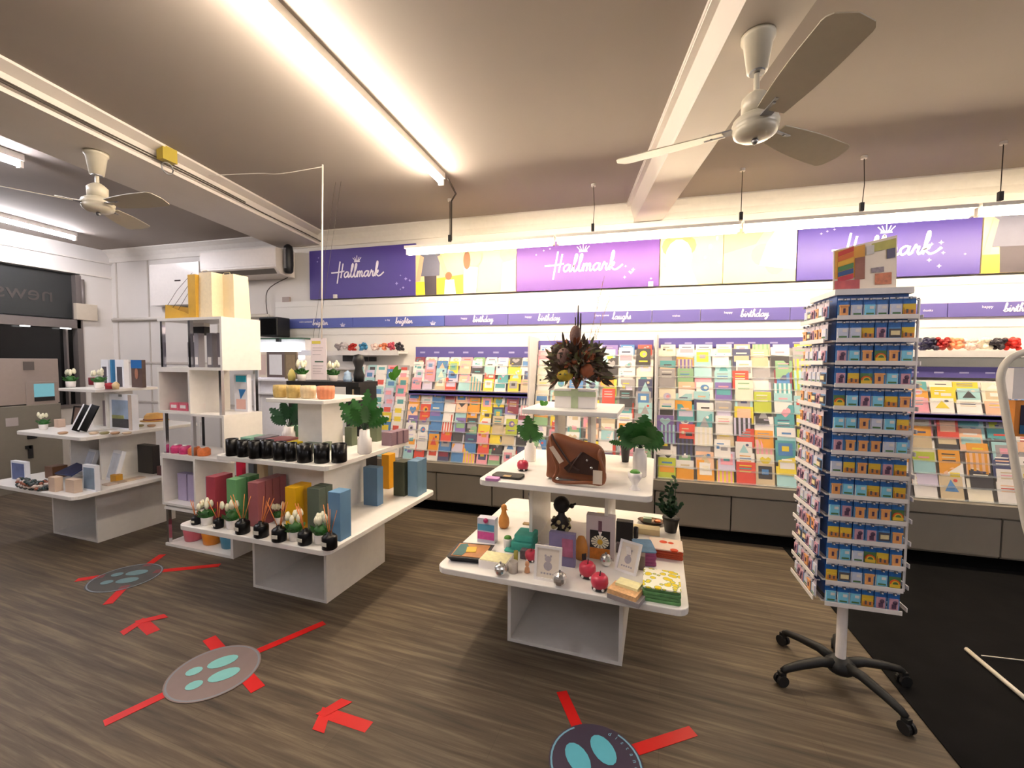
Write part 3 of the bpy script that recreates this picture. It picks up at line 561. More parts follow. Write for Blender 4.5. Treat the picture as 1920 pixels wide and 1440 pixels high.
for f, fn in ((0, 'front face'), (1, 'left face')):
    for r_ in range(NR):
        z = SZb-.018-r_*RP
        for j in range(6):
            k = int(FRONT[r_][j]) if f == 0 else rnd.choice([5, 4, 0, 5, 4, 5, 6, 4])
            o = bpy.data.objects.new('souvenir_magnet', MM[k] if f == 0 else MP[k]); COL.objects.link(o)
            o.location = spun(f, -h+.026+j*.0458, z, .016+.006*(rnd.random())); o.rotation_euler = (0, 0, [0, -PI/2][f]+R(rnd.uniform(-5, 5)))
            tag(o, '%s magnet, spinner %s, %s row down, %s from the left' % (MK[k][0], fn, ORD[r_], ORD[j]), 'magnet', 'souvenir magnets on the spinner')
# header card on the spinner
pc = [P(x, y, y=2.24) for x, y in ((1562, 545), (1563, 470), (1690, 437), (1688, 545))]
hc = thing('header_card', 'bent header poster with a rainbow souvenir picture on top of the spinner', 'poster', (scx, 2.24, SZb+.025))
def hl_(p): return (p.x-scx, 0, p.z-SZb-.025)
a_, b2, c_, d_ = [hl_(p) for p in pc]; a_ = (a_[0], 0, 0); d_ = (d_[0], .03, 0); b2 = (b2[0], 0, b2[2]); c_ = (c_[0], .03, c_[2])
def quad3(mb, p, mi=0, t=.003): return mb.add(list(p)+[(x, y+t, z) for x, y, z in p], [(0, 3, 2, 1), (4, 5, 6, 7), (0, 1, 5, 4), (1, 2, 6, 5), (2, 3, 7, 6), (3, 0, 4, 7)], mi)
quad3(MB(), (a_, b2, c_, d_)).build('poster_board', mat('poster cream', (242, 226, 204), .5, var=.05), hc)
def pu(u, v, k=1):                 # point on the poster
    lo = [a_[i]+(d_[i]-a_[i])*u for i in range(3)]; hi = [b2[i]+(c_[i]-b2[i])*u for i in range(3)]
    q = [lo[i]+(hi[i]-lo[i])*v for i in range(3)]; q[1] -= .0012*k; return q
def pq(u0, u1, v0, v1, m, nm, k=1, sk=0): MB().poly([pu(u0, v0, k), pu(u1, v0+sk, k), pu(u1, v1+sk, k), pu(u0, v1, k)]).build(nm, m, hc)
pq(.02, .5, .3, .97, mat('poster amber', (228, 160, 50), .5, var=.2, scale=12), 'amber_print')
for i, c in enumerate(((206, 60, 40), (222, 110, 40), (236, 180, 50), (80, 130, 70), (50, 80, 130), (190, 50, 60))): pq(.07, .32, .82-.12*i, .93-.12*i, mat('rainbow stripe %s' % ['red', 'orange', 'yellow', 'green', 'blue', 'rose'][i], c, .5), 'rainbow_stripe', 2, .06)
pq(.34, .5, .25, .72, mat('poster brown', (150, 96, 76), .6, var=.3, scale=20), 'brown_print', 2); pq(.02, .42, .0, .25, mat('poster rose blue', (190, 90, 90), .6, var=.5, scale=30), 'lower_print', 2)
pq(.6, .98, .78, .95, mat('poster green amber', (190, 180, 90), .6, var=.4, scale=16), 'top_print', 2); pq(.84, .97, .6, .78, mat('poster navy', (90, 84, 106), .6), 'navy_print', 3); pq(.66, .92, .12, .34, mat('poster red amber', (196, 120, 84), .6, var=.7, scale=60), 'figure_print', 2); pq(.60, .80, .36, .46, mat('poster grey scribble', (150, 136, 140), .6, var=.8, scale=90), 'caption_print', 2); pq(.52, .64, .74, .92, mat('poster pale panel', (214, 206, 196), .6, var=.2), 'pale_print', 3)
# ================================================================ RIGHT EDGE: tube frame stand on the carpet
FRM = mat('cream powder coated tube', (214, 206, 190), .4)
def pf(px, py, y): return P(px, py, y=y)
YF = 1.9
pts = [pf(1990, 655, YF), pf(1935, 657, YF), pf(1895, 672, YF), pf(1877, 700, YF), pf(1880, 740, YF), pf(1896, 830, YF), pf(1912, 920, YF), pf(1922, 975, YF), pf(1936, 1060, YF)]
b0 = pts[-1]; x_r = P(2060, 700, y=YF).x
mst = thing('magazine_stand', 'cream tube frame stand standing on the carpet at the right edge', 'stand', (b0.x, YF, 0))
loc = lambda p: (p.x-b0.x, p.y-YF, p.z)
sm = smooth_pts([loc(p) for p in pts]+[(.03, 0, .3), (.035, 0, .02)], 4)
MB().tube(sm, .0115, 10).build('side_tube', FRM, mst)
MB().tube([(.30+x_r-b0.x-.1, 0, loc(pts[0])[2]), (loc(pts[0])[0], 0, loc(pts[0])[2])], .0115, 10).tube([(.30+x_r-b0.x-.1, 0, loc(pts[0])[2]), (.30+x_r-b0.x-.1, 0, .02)], .0115, 10).build('side_tube', FRM, mst)
q = P(1897, 690, y=YF+.03); q2 = P(1897, 748, y=YF+.03)
MB().box(q.x-b0.x, q.x-b0.x+.25, .02, .06, q2.z, q.z).build('paper_tray', CERAM, mst)
MB().box(q.x-b0.x+.01, q.x-b0.x+.25, .02, .05, q2.z-.13, q2.z-.005).box(q.x-b0.x+.025, q.x-b0.x+.25, .018, .02, q2.z-.12, q2.z-.02, 1).box(q.x-b0.x+.025, q.x-b0.x+.25, .017, .02, q2.z-.12, q2.z-.09, 2).build('magazine_pocket', [mat('orange cover', (206, 130, 50), .5), mat('dark cover', (40, 36, 60), .5), mat('blue cover', (30, 90, 130), .5)], mst)
A = P(1812, 1216, z=.02); B = P(1960, 1340, z=.02); C_ = P(1985, 1246, z=.02)
fb = thing('floor_rail', 'cream tube rail lying on the dark carpet at the right edge', 'rail', (A.x, A.y, 0))
MB().tube([(0, 0, .017), (B.x-A.x, B.y-A.y, .017)], .0105, 10).build('tube', FRM, fb)
D_ = P(1840, 1229, z=.02); MB().tube([(D_.x-A.x, D_.y-A.y, .02), (C_.x-A.x, C_.y-A.y, .02)], .0028, 6).build('cross_wire', FRM, fb)
# ================================================================ DISPLAY TABLES
def openbox(w, d, z0, z1, t=.018, back=True, front=False, top=True):
    mb = MB(); mb.box(-w/2, -w/2+t, -d/2, d/2, z0, z1).box(w/2-t, w/2, -d/2, d/2, z0, z1).box(-w/2+t, w/2-t, -d/2, d/2, z0, z0+t).box(-w/2+t, w/2-t, -d/2, d/2, z1-t, z1)
    if back: mb.box(-w/2+t, w/2-t, d/2-t, d/2, z0+t, z1-t)
    if front: mb.box(-w/2+t, w/2-t, -d/2, -d/2+t, z0+t, z1-t)
    return mb
ZL, ZM, ZT = .49, .90, 1.25
def display_table(label, c, wl, dl_, wm, wt, mid='open', top='open'):
    t = thing('display_table', label, 'display table', (c[0], c[1], 0), TA, 'three tier white display tables')
    openbox(.6, .6, 0, ZL-.03).build('base_box', WHITE, t)
    MB().rbox(-wl/2, wl/2, -dl_/2, dl_/2, ZL-.03, ZL, .05).build('lower_shelf', WHITE, t, bevel=.004)
    openbox(.42, .42, ZL, ZM-.03, back=mid != 'open', front=mid == 'shut').build('middle_box', WHITE, t)
    MB().rbox(-wm/2, wm/2, -wm/2, wm/2, ZM-.03, ZM, .04).build('middle_shelf', WHITE, t, bevel=.004)
    openbox(.2, .2, ZM, ZT-.025, back=top != 'open', front=top == 'shut').build('upper_box', WHITE, t)
    MB().rbox(-wt/2, wt/2, -wt/2, wt/2, ZT-.025, ZT, .01).build('top_shelf', WHITE, t, bevel=.003)
    return t
T3 = (-.315, 2.455); T2 = (-2.085, 2.51); T1 = (-4.47, 2.73)
display_table('white three tier display table in front, holding the brown bag and flower arrangement', T3, 1.16, 1.16, .85, .50)
display_table('white three tier display table of candles, diffusers and gift boxes', T2, 1.14, 1.18, .88, .47, 'shut', 'shut')
display_table('white three tier display table at the left edge, full of photo frames', T1, 1.16, 1.16, .89, .50, 'closed', 'open')
# ---------------------------------------------------------------- item builders (origin at the base)
def at(px, py, z, dy=0):
    p = P(px, py, z=z); return Vector((p.x, p.y+dy, z))
def put(o, p, rz=TA): o.location = p; o.rotation_euler[2] = rz; return o
def leafblade(mb, base, tip, w, mi=0, n=13, lobed=True, droop=.15):
    b = Vector(base); t = Vector(tip); d = t-b; s = d.cross(Vector((.2, -1, .3))).normalized(); nrm = s.cross(d).normalized(); up = []; lo = []; mid = []
    for i in range(n+1):
        u = i/n; ww = w*math.sin(PI*min(1, u*.92+.08))**.7
        if lobed and i % 2: ww *= .5
        c = b+d*u-Vector((0, 0, 1))*droop*d.length*u*u
        up.append(c+s*ww+nrm*.1*ww); lo.append(c-s*ww+nrm*.1*ww); mid.append(c)
    vs = up+mid+lo; k = n+1; fs = []
    for i in range(n): fs += [(i, i+1, k+i+1, k+i), (k+i, k+i+1, 2*k+i+1, 2*k+i)]
    mb.add(vs, fs, mi, None, True); return mb
def leafy(name, label, p, pot, pr, ph, leaves, gm, s=1.0, cat='potted plant', grp=None):
    """pot: 'vase' white angular, 'black' tapered; leaves: (dx, dy, dz, w)"""
    t = thing(name, label, cat, p, TA, grp)
    if pot == 'vase': MB().lathe([(pr*.85, 0), (pr, .004), (pr, ph*.6), (pr*.78, ph*.68), (pr*.7, ph), (pr*.6, ph), (pr*.62, ph*.7)], 10).build('vase', CERAM, t)
    elif pot == 'tall': MB().lathe([(pr*.9, 0), (pr, .004), (pr, ph*.78), (pr*.7, ph*.86), (pr*.7, ph), (pr*.6, ph)], 18).build('vase', CERAM, t)
    else: MB().lathe([(pr*.72, 0), (pr*.74, .004), (pr, ph*.86), (pr*1.05, ph*.87), (pr*1.05, ph), (pr*.9, ph), (pr*.88, ph*.9), (.0001, ph*.9)], 20).build('pot', BLACK, t)
    for dx, dy, dz, w in leaves:
        w *= s; b = Vector((0, 0, ph*.95)); e = Vector((dx*s, dy*s, ph+dz*s)); m_ = b+(e-b)*.18+Vector((0, 0, dz*.12))
        lf = leafblade(MB(), m_, e, w).build('leaf', gm, t); MB().tube([b-Vector((0, 0, .01)), m_*.5+b*.5, m_], .0022, 5).build('stem', GREEND, lf)
    return t
def tulips(label, p, s=1., grp='small tulip pots', fl=7):
    t = thing('tulip_pot', label, 'potted plant', p, TA, grp); rnd = random.Random(int(p[0]*1000))
    MB().lathe([(.020*s, 0), (.023*s, .003), (.026*s, .036*s), (.023*s, .038*s), (.0001, .034*s)], 14).build('pot', CERAM, t)
    mb = MB()
    for k in range(16):
        a = 2*PI*k/16; leafblade(mb, (.008*s*math.cos(a), .008*s*math.sin(a), .036*s), (.042*s*math.cos(a), .042*s*math.sin(a), (.055+.03*rnd.random())*s), .007*s, lobed=False, n=4)
    mb.sph((0, 0, .05*s), .026*s, 0, 10); mb.build('foliage', GREEN, t)
    mb = MB()
    for k in range(fl):
        a = 2*PI*k/fl+rnd.random(); r_ = (.012+.026*rnd.random())*s if k else 0; z = (.085+.02*rnd.random())*s
        mb.lathe([(.003*s, z-.012*s), (.010*s, z), (.009*s, z+.012*s), (.004*s, z+.024*s)], 7, 0, TR(r_*math.cos(a), r_*math.sin(a), 0))
    mb.build('tulip_heads', CREAM, t); return t
def diffuser(label, p, s=1., grp='black reed diffusers', rnd=random.Random(3)):
    t = thing('reed_diffuser', label, 'diffuser', p, TA+R(rnd.uniform(-12, 12)), grp)
    MB().lathe([(.031*s, 0), (.035*s, .004), (.035*s, .056*s), (.028*s, .064*s), (.014*s, .066*s), (.014*s, .078*s), (.001, .078*s)], 18).build('bottle', mat('satin black glass', (9, 8, 9), .3, spec=.25), t)
    MB().box(-.017*s, .017*s, -.0365*s, -.034*s, .022*s, .040*s).build('label', LABEL, t)
    for k in range(4):
        a = rnd.uniform(-.5, .5); b_ = rnd.uniform(-.3, .3); MB().tube([(0, 0, .05*s), (math.sin(a)*.165*s, math.sin(b_)*.1*s, .20*s)], .0021, 5).build('reed', STICK, t)
    return t
def bxm(name, label, cat, p, w, d, h_, c, grp=None, rz=TA, bev=.002, extra=None, cname=None):
    m_ = mat(cname, c, .45, var=.05) if cname else c
    o = MB().box(-w/2, w/2, 0, d, 0, h_).build(name, m_, loc=p, rz=rz, bevel=bev); return tag(o, label, cat, grp)
def pxbox(name, label, cat, x0, x1, ytop, ybot, z, depth, c, cname, grp=None, rz=TA, lid=None):
    p = at((x0+x1)/2, ybot, z); k = mpp(p); w = (x1-x0)*k; h_ = (ybot-ytop)*k
    return bxm(name, label, cat, p, w, depth, h_, c, grp, rz, cname=cname)
def jar(name, label, cat, px, ybot, z, wpx, hpx, m_, grp=None, n=18, prof=None):
    p = at(px, ybot, z); k = mpp(p); r_ = wpx*k/2; H_ = hpx*k; p = p+Vector((0, r_, 0))
    mb = MB().lathe([(r_*.9, 0), (r_, H_*.04), (r_, H_), (r_*.9, H_), (r_*.88, H_*.85), (.0001, H_*.85)] if not prof else [(a*r_, b_*H_) for a, b_ in prof], n)
    return tag(mb.build(name, m_, loc=p), label, cat, grp), r_, H_
# ================================================================ CANDLE TABLE (T2)
TC = mat('tan ribbed ceramic', (190, 162, 96), .5, var=.25, scale=60); BC = mat('beige ribbed ceramic', (212, 190, 150), .5, var=.2, scale=60); OC = mat('coral ribbed ceramic', (222, 138, 98), .5, var=.2, scale=60)
for i, (px, w, m_, n_) in enumerate(((526, 24, TC, 'tan'), (551, 24, TC, 'tan'), (578, 26, BC, 'beige'), (611, 30, OC, 'coral'))):
    p = at(px, 748, ZT) if False else Vector((P(px, 747, y=2.38).x, 2.38, ZT)); k = mpp(p); r_ = w*k/2
    tag(MB().lathe([(r_*.8, 0), (r_*.95, .006), (r_*1.02, .05), (r_*.98, .084), (r_*.86, .084), (r_*.8, .06), (.0001, .06)], 36, rib=12, ra=.06).build('ribbed_cup', m_, loc=p), '%s ribbed candle cup on the top shelf of the candle table, %s from the left' % (n_, ORD[i]), 'cup', 'ribbed cups on the top shelf')
JB = mat('satin black glass', (9, 8, 9), .3, spec=.25)
for i, (px, yb, w, hh_) in enumerate(((426, 856, 20, 32), (448, 858, 19, 31), (470, 861, 22, 33), (493, 861, 21, 34), (516, 864, 22, 34), (538, 866, 20, 34), (562, 869, 26, 34), (594, 870, 26, 35), (627, 869, 26, 35))):
    o, r_, H_ = jar('candle_jar', 'black glass candle jar on the middle shelf, %s from the left' % ORD[i], 'candle', px, yb, ZM, w*1.08, hh_*1.0, JB, 'row of black candle jars')
    MB().cyl(r_*.86, H_*.80, H_*.86, 14).build('wax', mat('dark amber wax', (120, 78, 52), .5), o)
# gift boxes lying behind the jars
gl = [(447, 464, 812, 836, (124, 172, 150), 'mint'), (470, 488, 815, 836, (112, 104, 110), 'slate grey'), (492, 528, 816, 840, (158, 92, 96), 'dusty rose'), (532, 547, 819, 846, (226, 196, 20), 'yellow'), (556, 590, 822, 850, (98, 110, 92), 'olive grey')]
for x0, x1, yt, yb, c, n_ in gl:
    p = at((x0+x1)/2, yb, ZM); p.y += .02; k = mpp(p); bxm('gift_box', n_+' gift box lying behind the black candle jars', 'box', p, (x1-x0+8)*k, .14, .055, c, 'gift boxes lying behind the candle jars', cname=n_+' box card')
pxbox('gift_box', 'small green gift box standing beside the upper box of the candle table', 'box', 543, 561, 798, 826, ZM, .05, (104, 150, 112), 'green box card')
pxbox('gift_box', 'olive gift box left of the white vase on the candle table', 'box', 645, 661, 801, 836, ZM, .06, (98, 108, 84), 'olive box card')
pxbox('gift_box', 'olive gift box right of the white vase on the candle table', 'box', 690, 708, 798, 828, ZM, .06, (104, 112, 84), 'olive box card')
for i in range(3): 
    p = at(725, 836, ZM)+Vector((.0+.012*i, .065*i, 0)); bxm('gift_box', 'mauve square gift box at the right end of the candle table, %s from the front' % ORD[i], 'box', p, .085, .06, .095, (140, 112, 124), 'mauve square gift boxes', cname='mauve box card')
LV1 = [(-.12, -.02, .12, .034), (.12, -.02, .12, .034), (-.07, .02, .16, .034), (.06, .02, .17, .034), (.0, -.04, .17, .036), (-.13, .0, .05, .028), (.13, .03, .06, .03), (-.08, -.05, .07, .03)]
LV2 = [(-.14, -.02, .16, .042), (.13, -.02, .14, .042), (-.09, .02, .18, .038), (.01, .02, .24, .034), (.05, -.05, .15, .04), (-.15, .0, .09, .036), (.13, .03, .08, .036), (-.04, -.05, .13, .04), (.07, .01, .19, .034)]
leafy('potted_fern', 'palm leaf plant in a faceted white vase, left on the candle table', at(518, 832, ZM)+Vector((-.0, .12, 0)), 'vase', .05, .11, LV1, GREEND, 1.3)
leafy('potted_fern', 'large palm leaf plant in white vase, right on the candle table', at(677, 852, ZM)+Vector((0, .04, 0)), 'vase', .045, .155, LV2, GREEN, 1.25)
# lower shelf
RB = mat('crimson box card', (150, 52, 66), .5); 
def tall(x0, x1, yt, yb, c, n_, label, depth=.09, grp='tall gift boxes on the lower shelf', dy=0):
    p = at((x0+x1)/2, yb, ZL); k = mpp(p); p.y += dy; return bxm('tall_gift_box', label, 'box', p, (x1-x0)*k, depth, (yb-yt)*k, c, grp, rz=TA, cname=n_+' tall box card')
tall(385, 408, 893, 978, (164, 56, 72), 'crimson', 'crimson tall gift box, leftmost on the lower shelf', .12)
tall(423, 448, 898, 984, (104, 164, 106), 'green', 'front green tall gift box on the lower shelf', .07); p = at(436, 984, ZL)
tall(424, 449, 898, 984, (96, 152, 98), 'darker green', 'rear green tall gift box behind the front green one', .08, dy=.08)
for i in range(4): tall(463, 488, 904, 988, (158+(-6*i), 88-3*i, 92-3*i), 'mauve rose %s' % ORD[i], 'mauve rose tall gift box, %s from the front of its row' % ORD[i], .052, dy=.056*i)
for i in range(2): tall(533, 558, 913, 998, (232-8*i, 176-10*i, 8), 'golden yellow %s' % ORD[i], 'golden yellow tall gift box, %s one of the yellow pair' % ['front', 'rear'][i], .062, dy=.066*i)
for i in range(2): tall(574, 602, 915, 1000, (86-4*i, 98-4*i, 84-4*i), 'olive grey %s' % ORD[i], 'olive grey tall gift box, %s of the pair beside the yellow ones' % ['front', 'rear'][i], .055, dy=.06*i)
tall(613, 641, 922, 1014, (96, 136, 170), 'steel blue', 'steel blue tall gift box with dark side lettering at the front right corner', .09)
tall(679, 710, 876, 948, (88, 122, 156), 'slate blue', 'slate blue tall gift box standing alone on the right part of the lower shelf', .07)
tall(712, 728, 853, 918, (222, 156, 10), 'amber', 'amber tall gift box behind the lone slate blue one', .09, dy=.02)
tall(736, 760, 866, 930, (76, 80, 60), 'dark olive', 'dark olive tall gift box near the right end of the lower shelf', .1)
for i in range(2): tall(763, 784, 864, 931, (104-5*i, 138-5*i, 164-5*i), 'pale steel %s' % ORD[i], 'pale steel blue tall gift box at the right end of the lower shelf, %s one' % ['front', 'rear'][i], .07, dy=.075*i)
for i, (px, yb, s_) in enumerate(((361, 985, .72), (403, 992, .8), (446, 1003, 1.1), (481, 1010, 1.12), (515, 1018, 1.12), (564, 1024, 1.08), (610, 1033, 1.14))):
    diffuser('black reed diffuser with pale label on the lower shelf, %s from the left' % ORD[i], at(px, yb, ZL)+Vector((0, .03*s_, 0)), s_, rnd=random.Random(i+2))
for i, (px, yb, s_) in enumerate(((375, 988, 1.25), (423, 995, 1.35), (512, 985, 1.0), (542, 1018, 1.35), (590, 1024, 1.35))):
    tulips('white tulip pot among the reed diffusers, %s from the left' % ORD[i], at(px, yb, ZL)+Vector((0, .045, 0)), s_)
# items glimpsed behind, between the shelves
for x0, x1, c, n_ in ((441, 456, (196, 20, 60), 'crimson'), (464, 478, (90, 92, 96), 'grey'), (480, 498, (186, 160, 120), 'patterned tan')):
    q = P((x0+x1)/2, 890, y=2.36); k = mpp(q); bxm('packet', n_+' packet glimpsed under the middle shelf of the candle table', 'packet', (q.x, q.y, ZL), (x1-x0)*k, .03, .3, c, 'packets behind the tall gift boxes', cname=n_+' packet', rz=TA)
# ================================================================ CUBE TOWER
tw = thing('cube_tower', 'tall white cube shelving tower with chrome posts left of the candle table', 'shelving', (-3.62, 2.54, 0), TA)
def tb(mb, x0, x1, y0, y1, z0, z1): return mb.box(x0, x1, y0, y1, z0, z1)
D = .33
MB().box(0, .74, 0, D, 0, .022).box(.715, .74, 0, D, .022, .30).box(0, .74, 0, D, .30, .32).build('bottom_tray', WHITE, tw)
def cube(x0, x1, z0, z1, back=True):
    mb = MB().box(x0, x0+.018, 0, D, z0, z1).box(x1-.018, x1, 0, D, z0, z1).box(x0+.018, x1-.018, 0, D, z0, z0+.018).box(x0+.018, x1-.018, 0, D, z1-.018, z1)
    if back: mb.box(x0+.018, x1-.018, D-.015, D, z0+.018, z1-.018)
    return mb
mb = cube(-.02, .36, .335, .73); mb.build('lower_cube', WHITE, tw)
MB().box(-.02, .74, 0, D, .73, .75).build('lower_board', WHITE, tw)
cube(-.03, .33, 1.075, 1.42).build('middle_cube', WHITE, tw)
MB().box(.33, .68, 0, D, 1.065, 1.083).box(-.03, .68, 0, D, 1.42, 1.44).build('middle_board', WHITE, tw)
MB().box(.66, .68, 0, D, .75, 1.065).build('side_panel', WHITE, tw); MB().box(.66, .68, 0, D, 1.44, 1.80).box(-.01, .68, 0, D, 1.80, 1.82).build('top_board', WHITE, tw)
for x, z0, z1 in ((.02, .022, .335), (.02, .75, 1.075), (.33, .75, 1.065), (.02, 1.44, 1.80), (.33, 1.44, 1.80), (.64, 1.083, 1.42)):
    for y in (.02, D-.02): MB().box(x-.012, x+.012, y-.012, y+.012, z0, z1).build('post', CHROME, tw)
def twp(dx, dy, z): v = Matrix.Rotation(TA, 3, 'Z') @ Vector((dx, dy, 0)); return Vector((-3.62+v.x, 2.54+v.y, z))
for dx, c, n_ in ((.15, (196, 96, 108), 'rose'), (.36, (214, 130, 30), 'orange'), (.56, (70, 130, 156), 'blue')):
    t = tag(MB().lathe([(.055, 0), (.06, .004), (.075, .12), (.07, .12), (.055, .02), (.0001, .02)], 20).build('flower_pot', mat(n_+' glazed pot', c, .35), loc=twp(dx, .12, .0225)), n_+' pot in the bottom tray of the cube tower', 'pot', 'pots in the bottom tray')
for i in range(3): bxm('soap_box', 'lilac printed box inside the lower cube of the tower, %s from the left' % ORD[i], 'box', twp(.11+.115*i-.02, .08, .354), .1, .06, .22, (176, 164, 196), 'lilac boxes in the tower cube', cname='lilac box card')
PKG = mat('pink wrapped soap', (206, 96, 116), .35, var=.3, scale=40); MAG = mat('magenta tealight pack', (196, 50, 110), .35, var=.4, scale=50); ORP = mat('orange tealight pack', (230, 120, 60), .35, var=.4, scale=50)
for i, (dx, w) in enumerate(((.045, .1), (.15, .1), (.255, .09))): 
    o = bxm('soap_pack', 'pink wrapped soap pack in the middle cube, %s from the left' % ORD[i], 'soap', twp(dx+.03, .05, 1.0935 if dx < .3 else 1.0935), w, .07, .06, PKG, 'pink soap packs'); MB().box(-w*.3, w*.3, -.004, 0, .02, .045).build('label', CERAM, o)
for i in range(4):
    o = MB().lathe([(.042, 0), (.046, .004), (.046, .045), (.03, .062), (.0001, .064)], 14).build('tealight_pack', MAG if i < 2 else ORP, loc=twp(.08+.1*i, .06, .7505)); tag(o, '%s tealight pack on the tower board left of the candle jars, %s from the left' % ('magenta' if i < 2 else 'orange', ORD[i]), 'candle', 'tealight packs on the tower'); MB().cyl(.015, .04, .07, 8, M=TR(.006, -.012, 0)).build('bow', CERAM, o)
# bags on top
def bag(label, dx, dy, z, w, d, h_, m_, m2=None, fold=False):
    t = thing('gift_bag', label, 'gift bag', twp(dx, dy, z), TA, 'gift bags on top of the cube tower')
    a, b_ = w/2, d/2; k = .86
    MB().add([(-a, -b_, 0), (a, -b_, 0), (a, b_, 0), (-a, b_, 0), (-a*k, -b_*.9, h_), (a*k, -b_*.9, h_), (a*k, b_*.9, h_), (-a*k, b_*.9, h_)], [(3, 2, 1, 0), (0, 1, 5, 4), (1, 2, 6, 5), (2, 3, 7, 6), (3, 0, 4, 7)]).build('bag_body', m_, t)
    MB().tube(smooth_pts([(-a*.4, -b_*.88, h_), (-a*.35, -b_*.88, h_+.012), (a*.35, -b_*.88, h_+.012), (a*.4, -b_*.88, h_)], 4), .002, 5).build('handle', m2 or m_, t); return t
GOLD = mat('kraft gold paper', (206, 160, 50), .5, var=.12); CRM = mat('cream patterned paper', (240, 222, 184), .5, var=.12, scale=60); CRM2 = mat('glossy ivory paper', (246, 228, 188), .4)
g = thing('gift_bag', 'flat gold gift bag lying on the cube tower, cords crossing to the upright bag', 'gift bag', twp(.14, .14, 1.8205), TA, 'gift bags on top of the cube tower')
MB().add([(-.135, -.09, 0), (.14, -.09, 0), (.14, .09, 0), (-.135, .09, 0), (-.135, -.085, .115), (.14, -.085, .03), (.14, .085, .03), (-.135, .085, .115)], [(3, 2, 1, 0), (4, 5, 6, 7), (0, 1, 5, 4), (1, 2, 6, 5), (2, 3, 7, 6), (3, 0, 4, 7)]).build('bag_body', GOLD, g)
MB().tube([(-.10, -.09, .11), (.0, -.085, .22), (.17, -.08, .35)], .0016, 5).tube([(-.04, -.09, .09), (.05, -.085, .18), (.17, -.08, .30)], .0016, 5).tube([(.02, -.09, .07), (.16, -.08, .24)], .0016, 5).build('cord', CAB, g)
g = thing('gift_bag', 'upright gold kraft gift bag edge on the cube tower', 'gift bag', twp(.325, .13, 1.8205), TA, 'gift bags on top of the cube tower')
MB().box(-.025, .055, -.1, .1, 0, .33).build('bag_body', GOLD, g)
bag('cream patterned gift bag with scalloped top on the cube tower', .45, .13, 1.8205, .15, .16, .345, CRM); bag('plain ivory gift bag behind the patterned one on the cube tower', .56, .21, 1.8205, .16, .14, .34, CRM2)
# things inside the top compartment
for i, (dx, w, h_, c) in enumerate(((.17, .05, .2, (120, 112, 116)), (.245, .05, .27, (150, 146, 152)), (.39, .06, .27, (120, 116, 122)), (.5, .06, .27, (108, 100, 104)), (.6, .045, .27, (164, 158, 166)))):
    o = bxm('slim_box', 'slim grey box in the top compartment of the tower, %s from the left' % ORD[i], 'box', twp(dx, .12, 1.4405), w, .05, h_, c, 'slim boxes at the top of the tower', cname='slim grey card %d' % i); MB().box(-w*.3, w*.3, -.002, 0, .02, .08).build('label', CERAM, o)
bxm('black_case', 'black case hanging high in the top compartment of the tower', 'case', twp(.15, .2, 1.70), .15, .05, .07, BLACK)
MB().box(-.075, .075, 0, .05, .07, .1).build('hook_strip', WHITE, bpy.data.objects['black_case'])
o = bxm('poster_box', 'bright cyan and white printed box in the tower gap', 'box', twp(.55, .25, 1.0835), .14, .04, .30, (226, 226, 234), None, cname='printed white card'); MB().box(-.05, .06, -.002, 0, .24, .29).build('cyan_panel', mat('cyan print', (30, 180, 210), .4), o); MB().poly([(-.02, -.003, .18), (.06, -.003, .18), (.0, -.003, .1)]).build('blue_triangle', mat('blue print', (40, 120, 190), .4), o); MB().box(-.05, .05, -.002, 0, .02, .1).build('peach_panel', mat('peach print', (226, 180, 170), .4), o)
# ================================================================ FRONT TABLE (T3)
# flower arrangement
fa = thing('flower_arrangement', 'dried native flower arrangement in a white trough on the top shelf', 'flower arrangement', Vector((P(1080, 765, y=2.40).x, 2.40, ZT)), TA); fa.scale = (1.06, 1.06, 1.08)
MB().box(-.105, .105, -.045, .045, 0, .085).box(-.108, .108, -.048, .048, .085, .097).build('trough', CERAM, fa, bevel=.003)
RBN = mat('sage ribbon', (176, 188, 150), .6, var=.2, scale=40)
MB().box(-.018, .018, -.0485, -.0455, 0, .097).box(-.109, .109, -.050, -.048, .06, .085).build('ribbon', RBN, fa)
rnd = random.Random(11)
DG = mat('dusky foliage', (74, 60, 48), .7, var=.5, scale=30); OLV = mat('olive foliage', (96, 96, 60), .7, var=.4, scale=30); BK = mat('banksia brown', (112, 84, 76), .8, var=.35, scale=90, bump=.6); RU = mat('rust bloom', (128, 66, 34), .7, var=.35, scale=40); YG = mat('mustard bloom', (160, 138, 24), .7, var=.35, scale=40); DK = mat('dark seed spike', (52, 40, 38), .8)
for nm, m_, N, w_, e0, e1, L0, L1 in (('dark_foliage', DG, 560, .007, -.5, 1.5, .03, .085), ('olive_foliage', OLV, 260, .007, -.6, 1.4, .03, .08), ('rust_foliage', RU, 90, .008, -.2, 1.3, .03, .06)):
    mb = MB()
    for k in range(N):
        a = rnd.uniform(0, 2*PI); e = rnd.uniform(-.35, 1.25); q = rnd.uniform(.35, 1); cx_, cy_, cz_ = .150*q*math.cos(a)*math.cos(e), .095*q*math.sin(a)*math.cos(e), .18+.16*q*math.sin(e)
        L = rnd.uniform(L0, L1); a2 = a+rnd.uniform(-.7, .7); e2 = rnd.uniform(e0, e1)
        leafblade(mb, (cx_, cy_, cz_), (cx_+L*math.cos(a2)*math.cos(e2), cy_+L*math.sin(a2)*math.cos(e2), cz_+L*math.sin(e2)), w_, lobed=False, n=3, droop=.1)
    for k in range(14): a = rnd.uniform(0, 2*PI); r2 = rnd.uniform(.02, .09); mb.tube([(0, 0, .09), (r2*math.cos(a), .6*r2*math.sin(a), .26)], .002, 4)
    mb.build(nm, m_, fa)
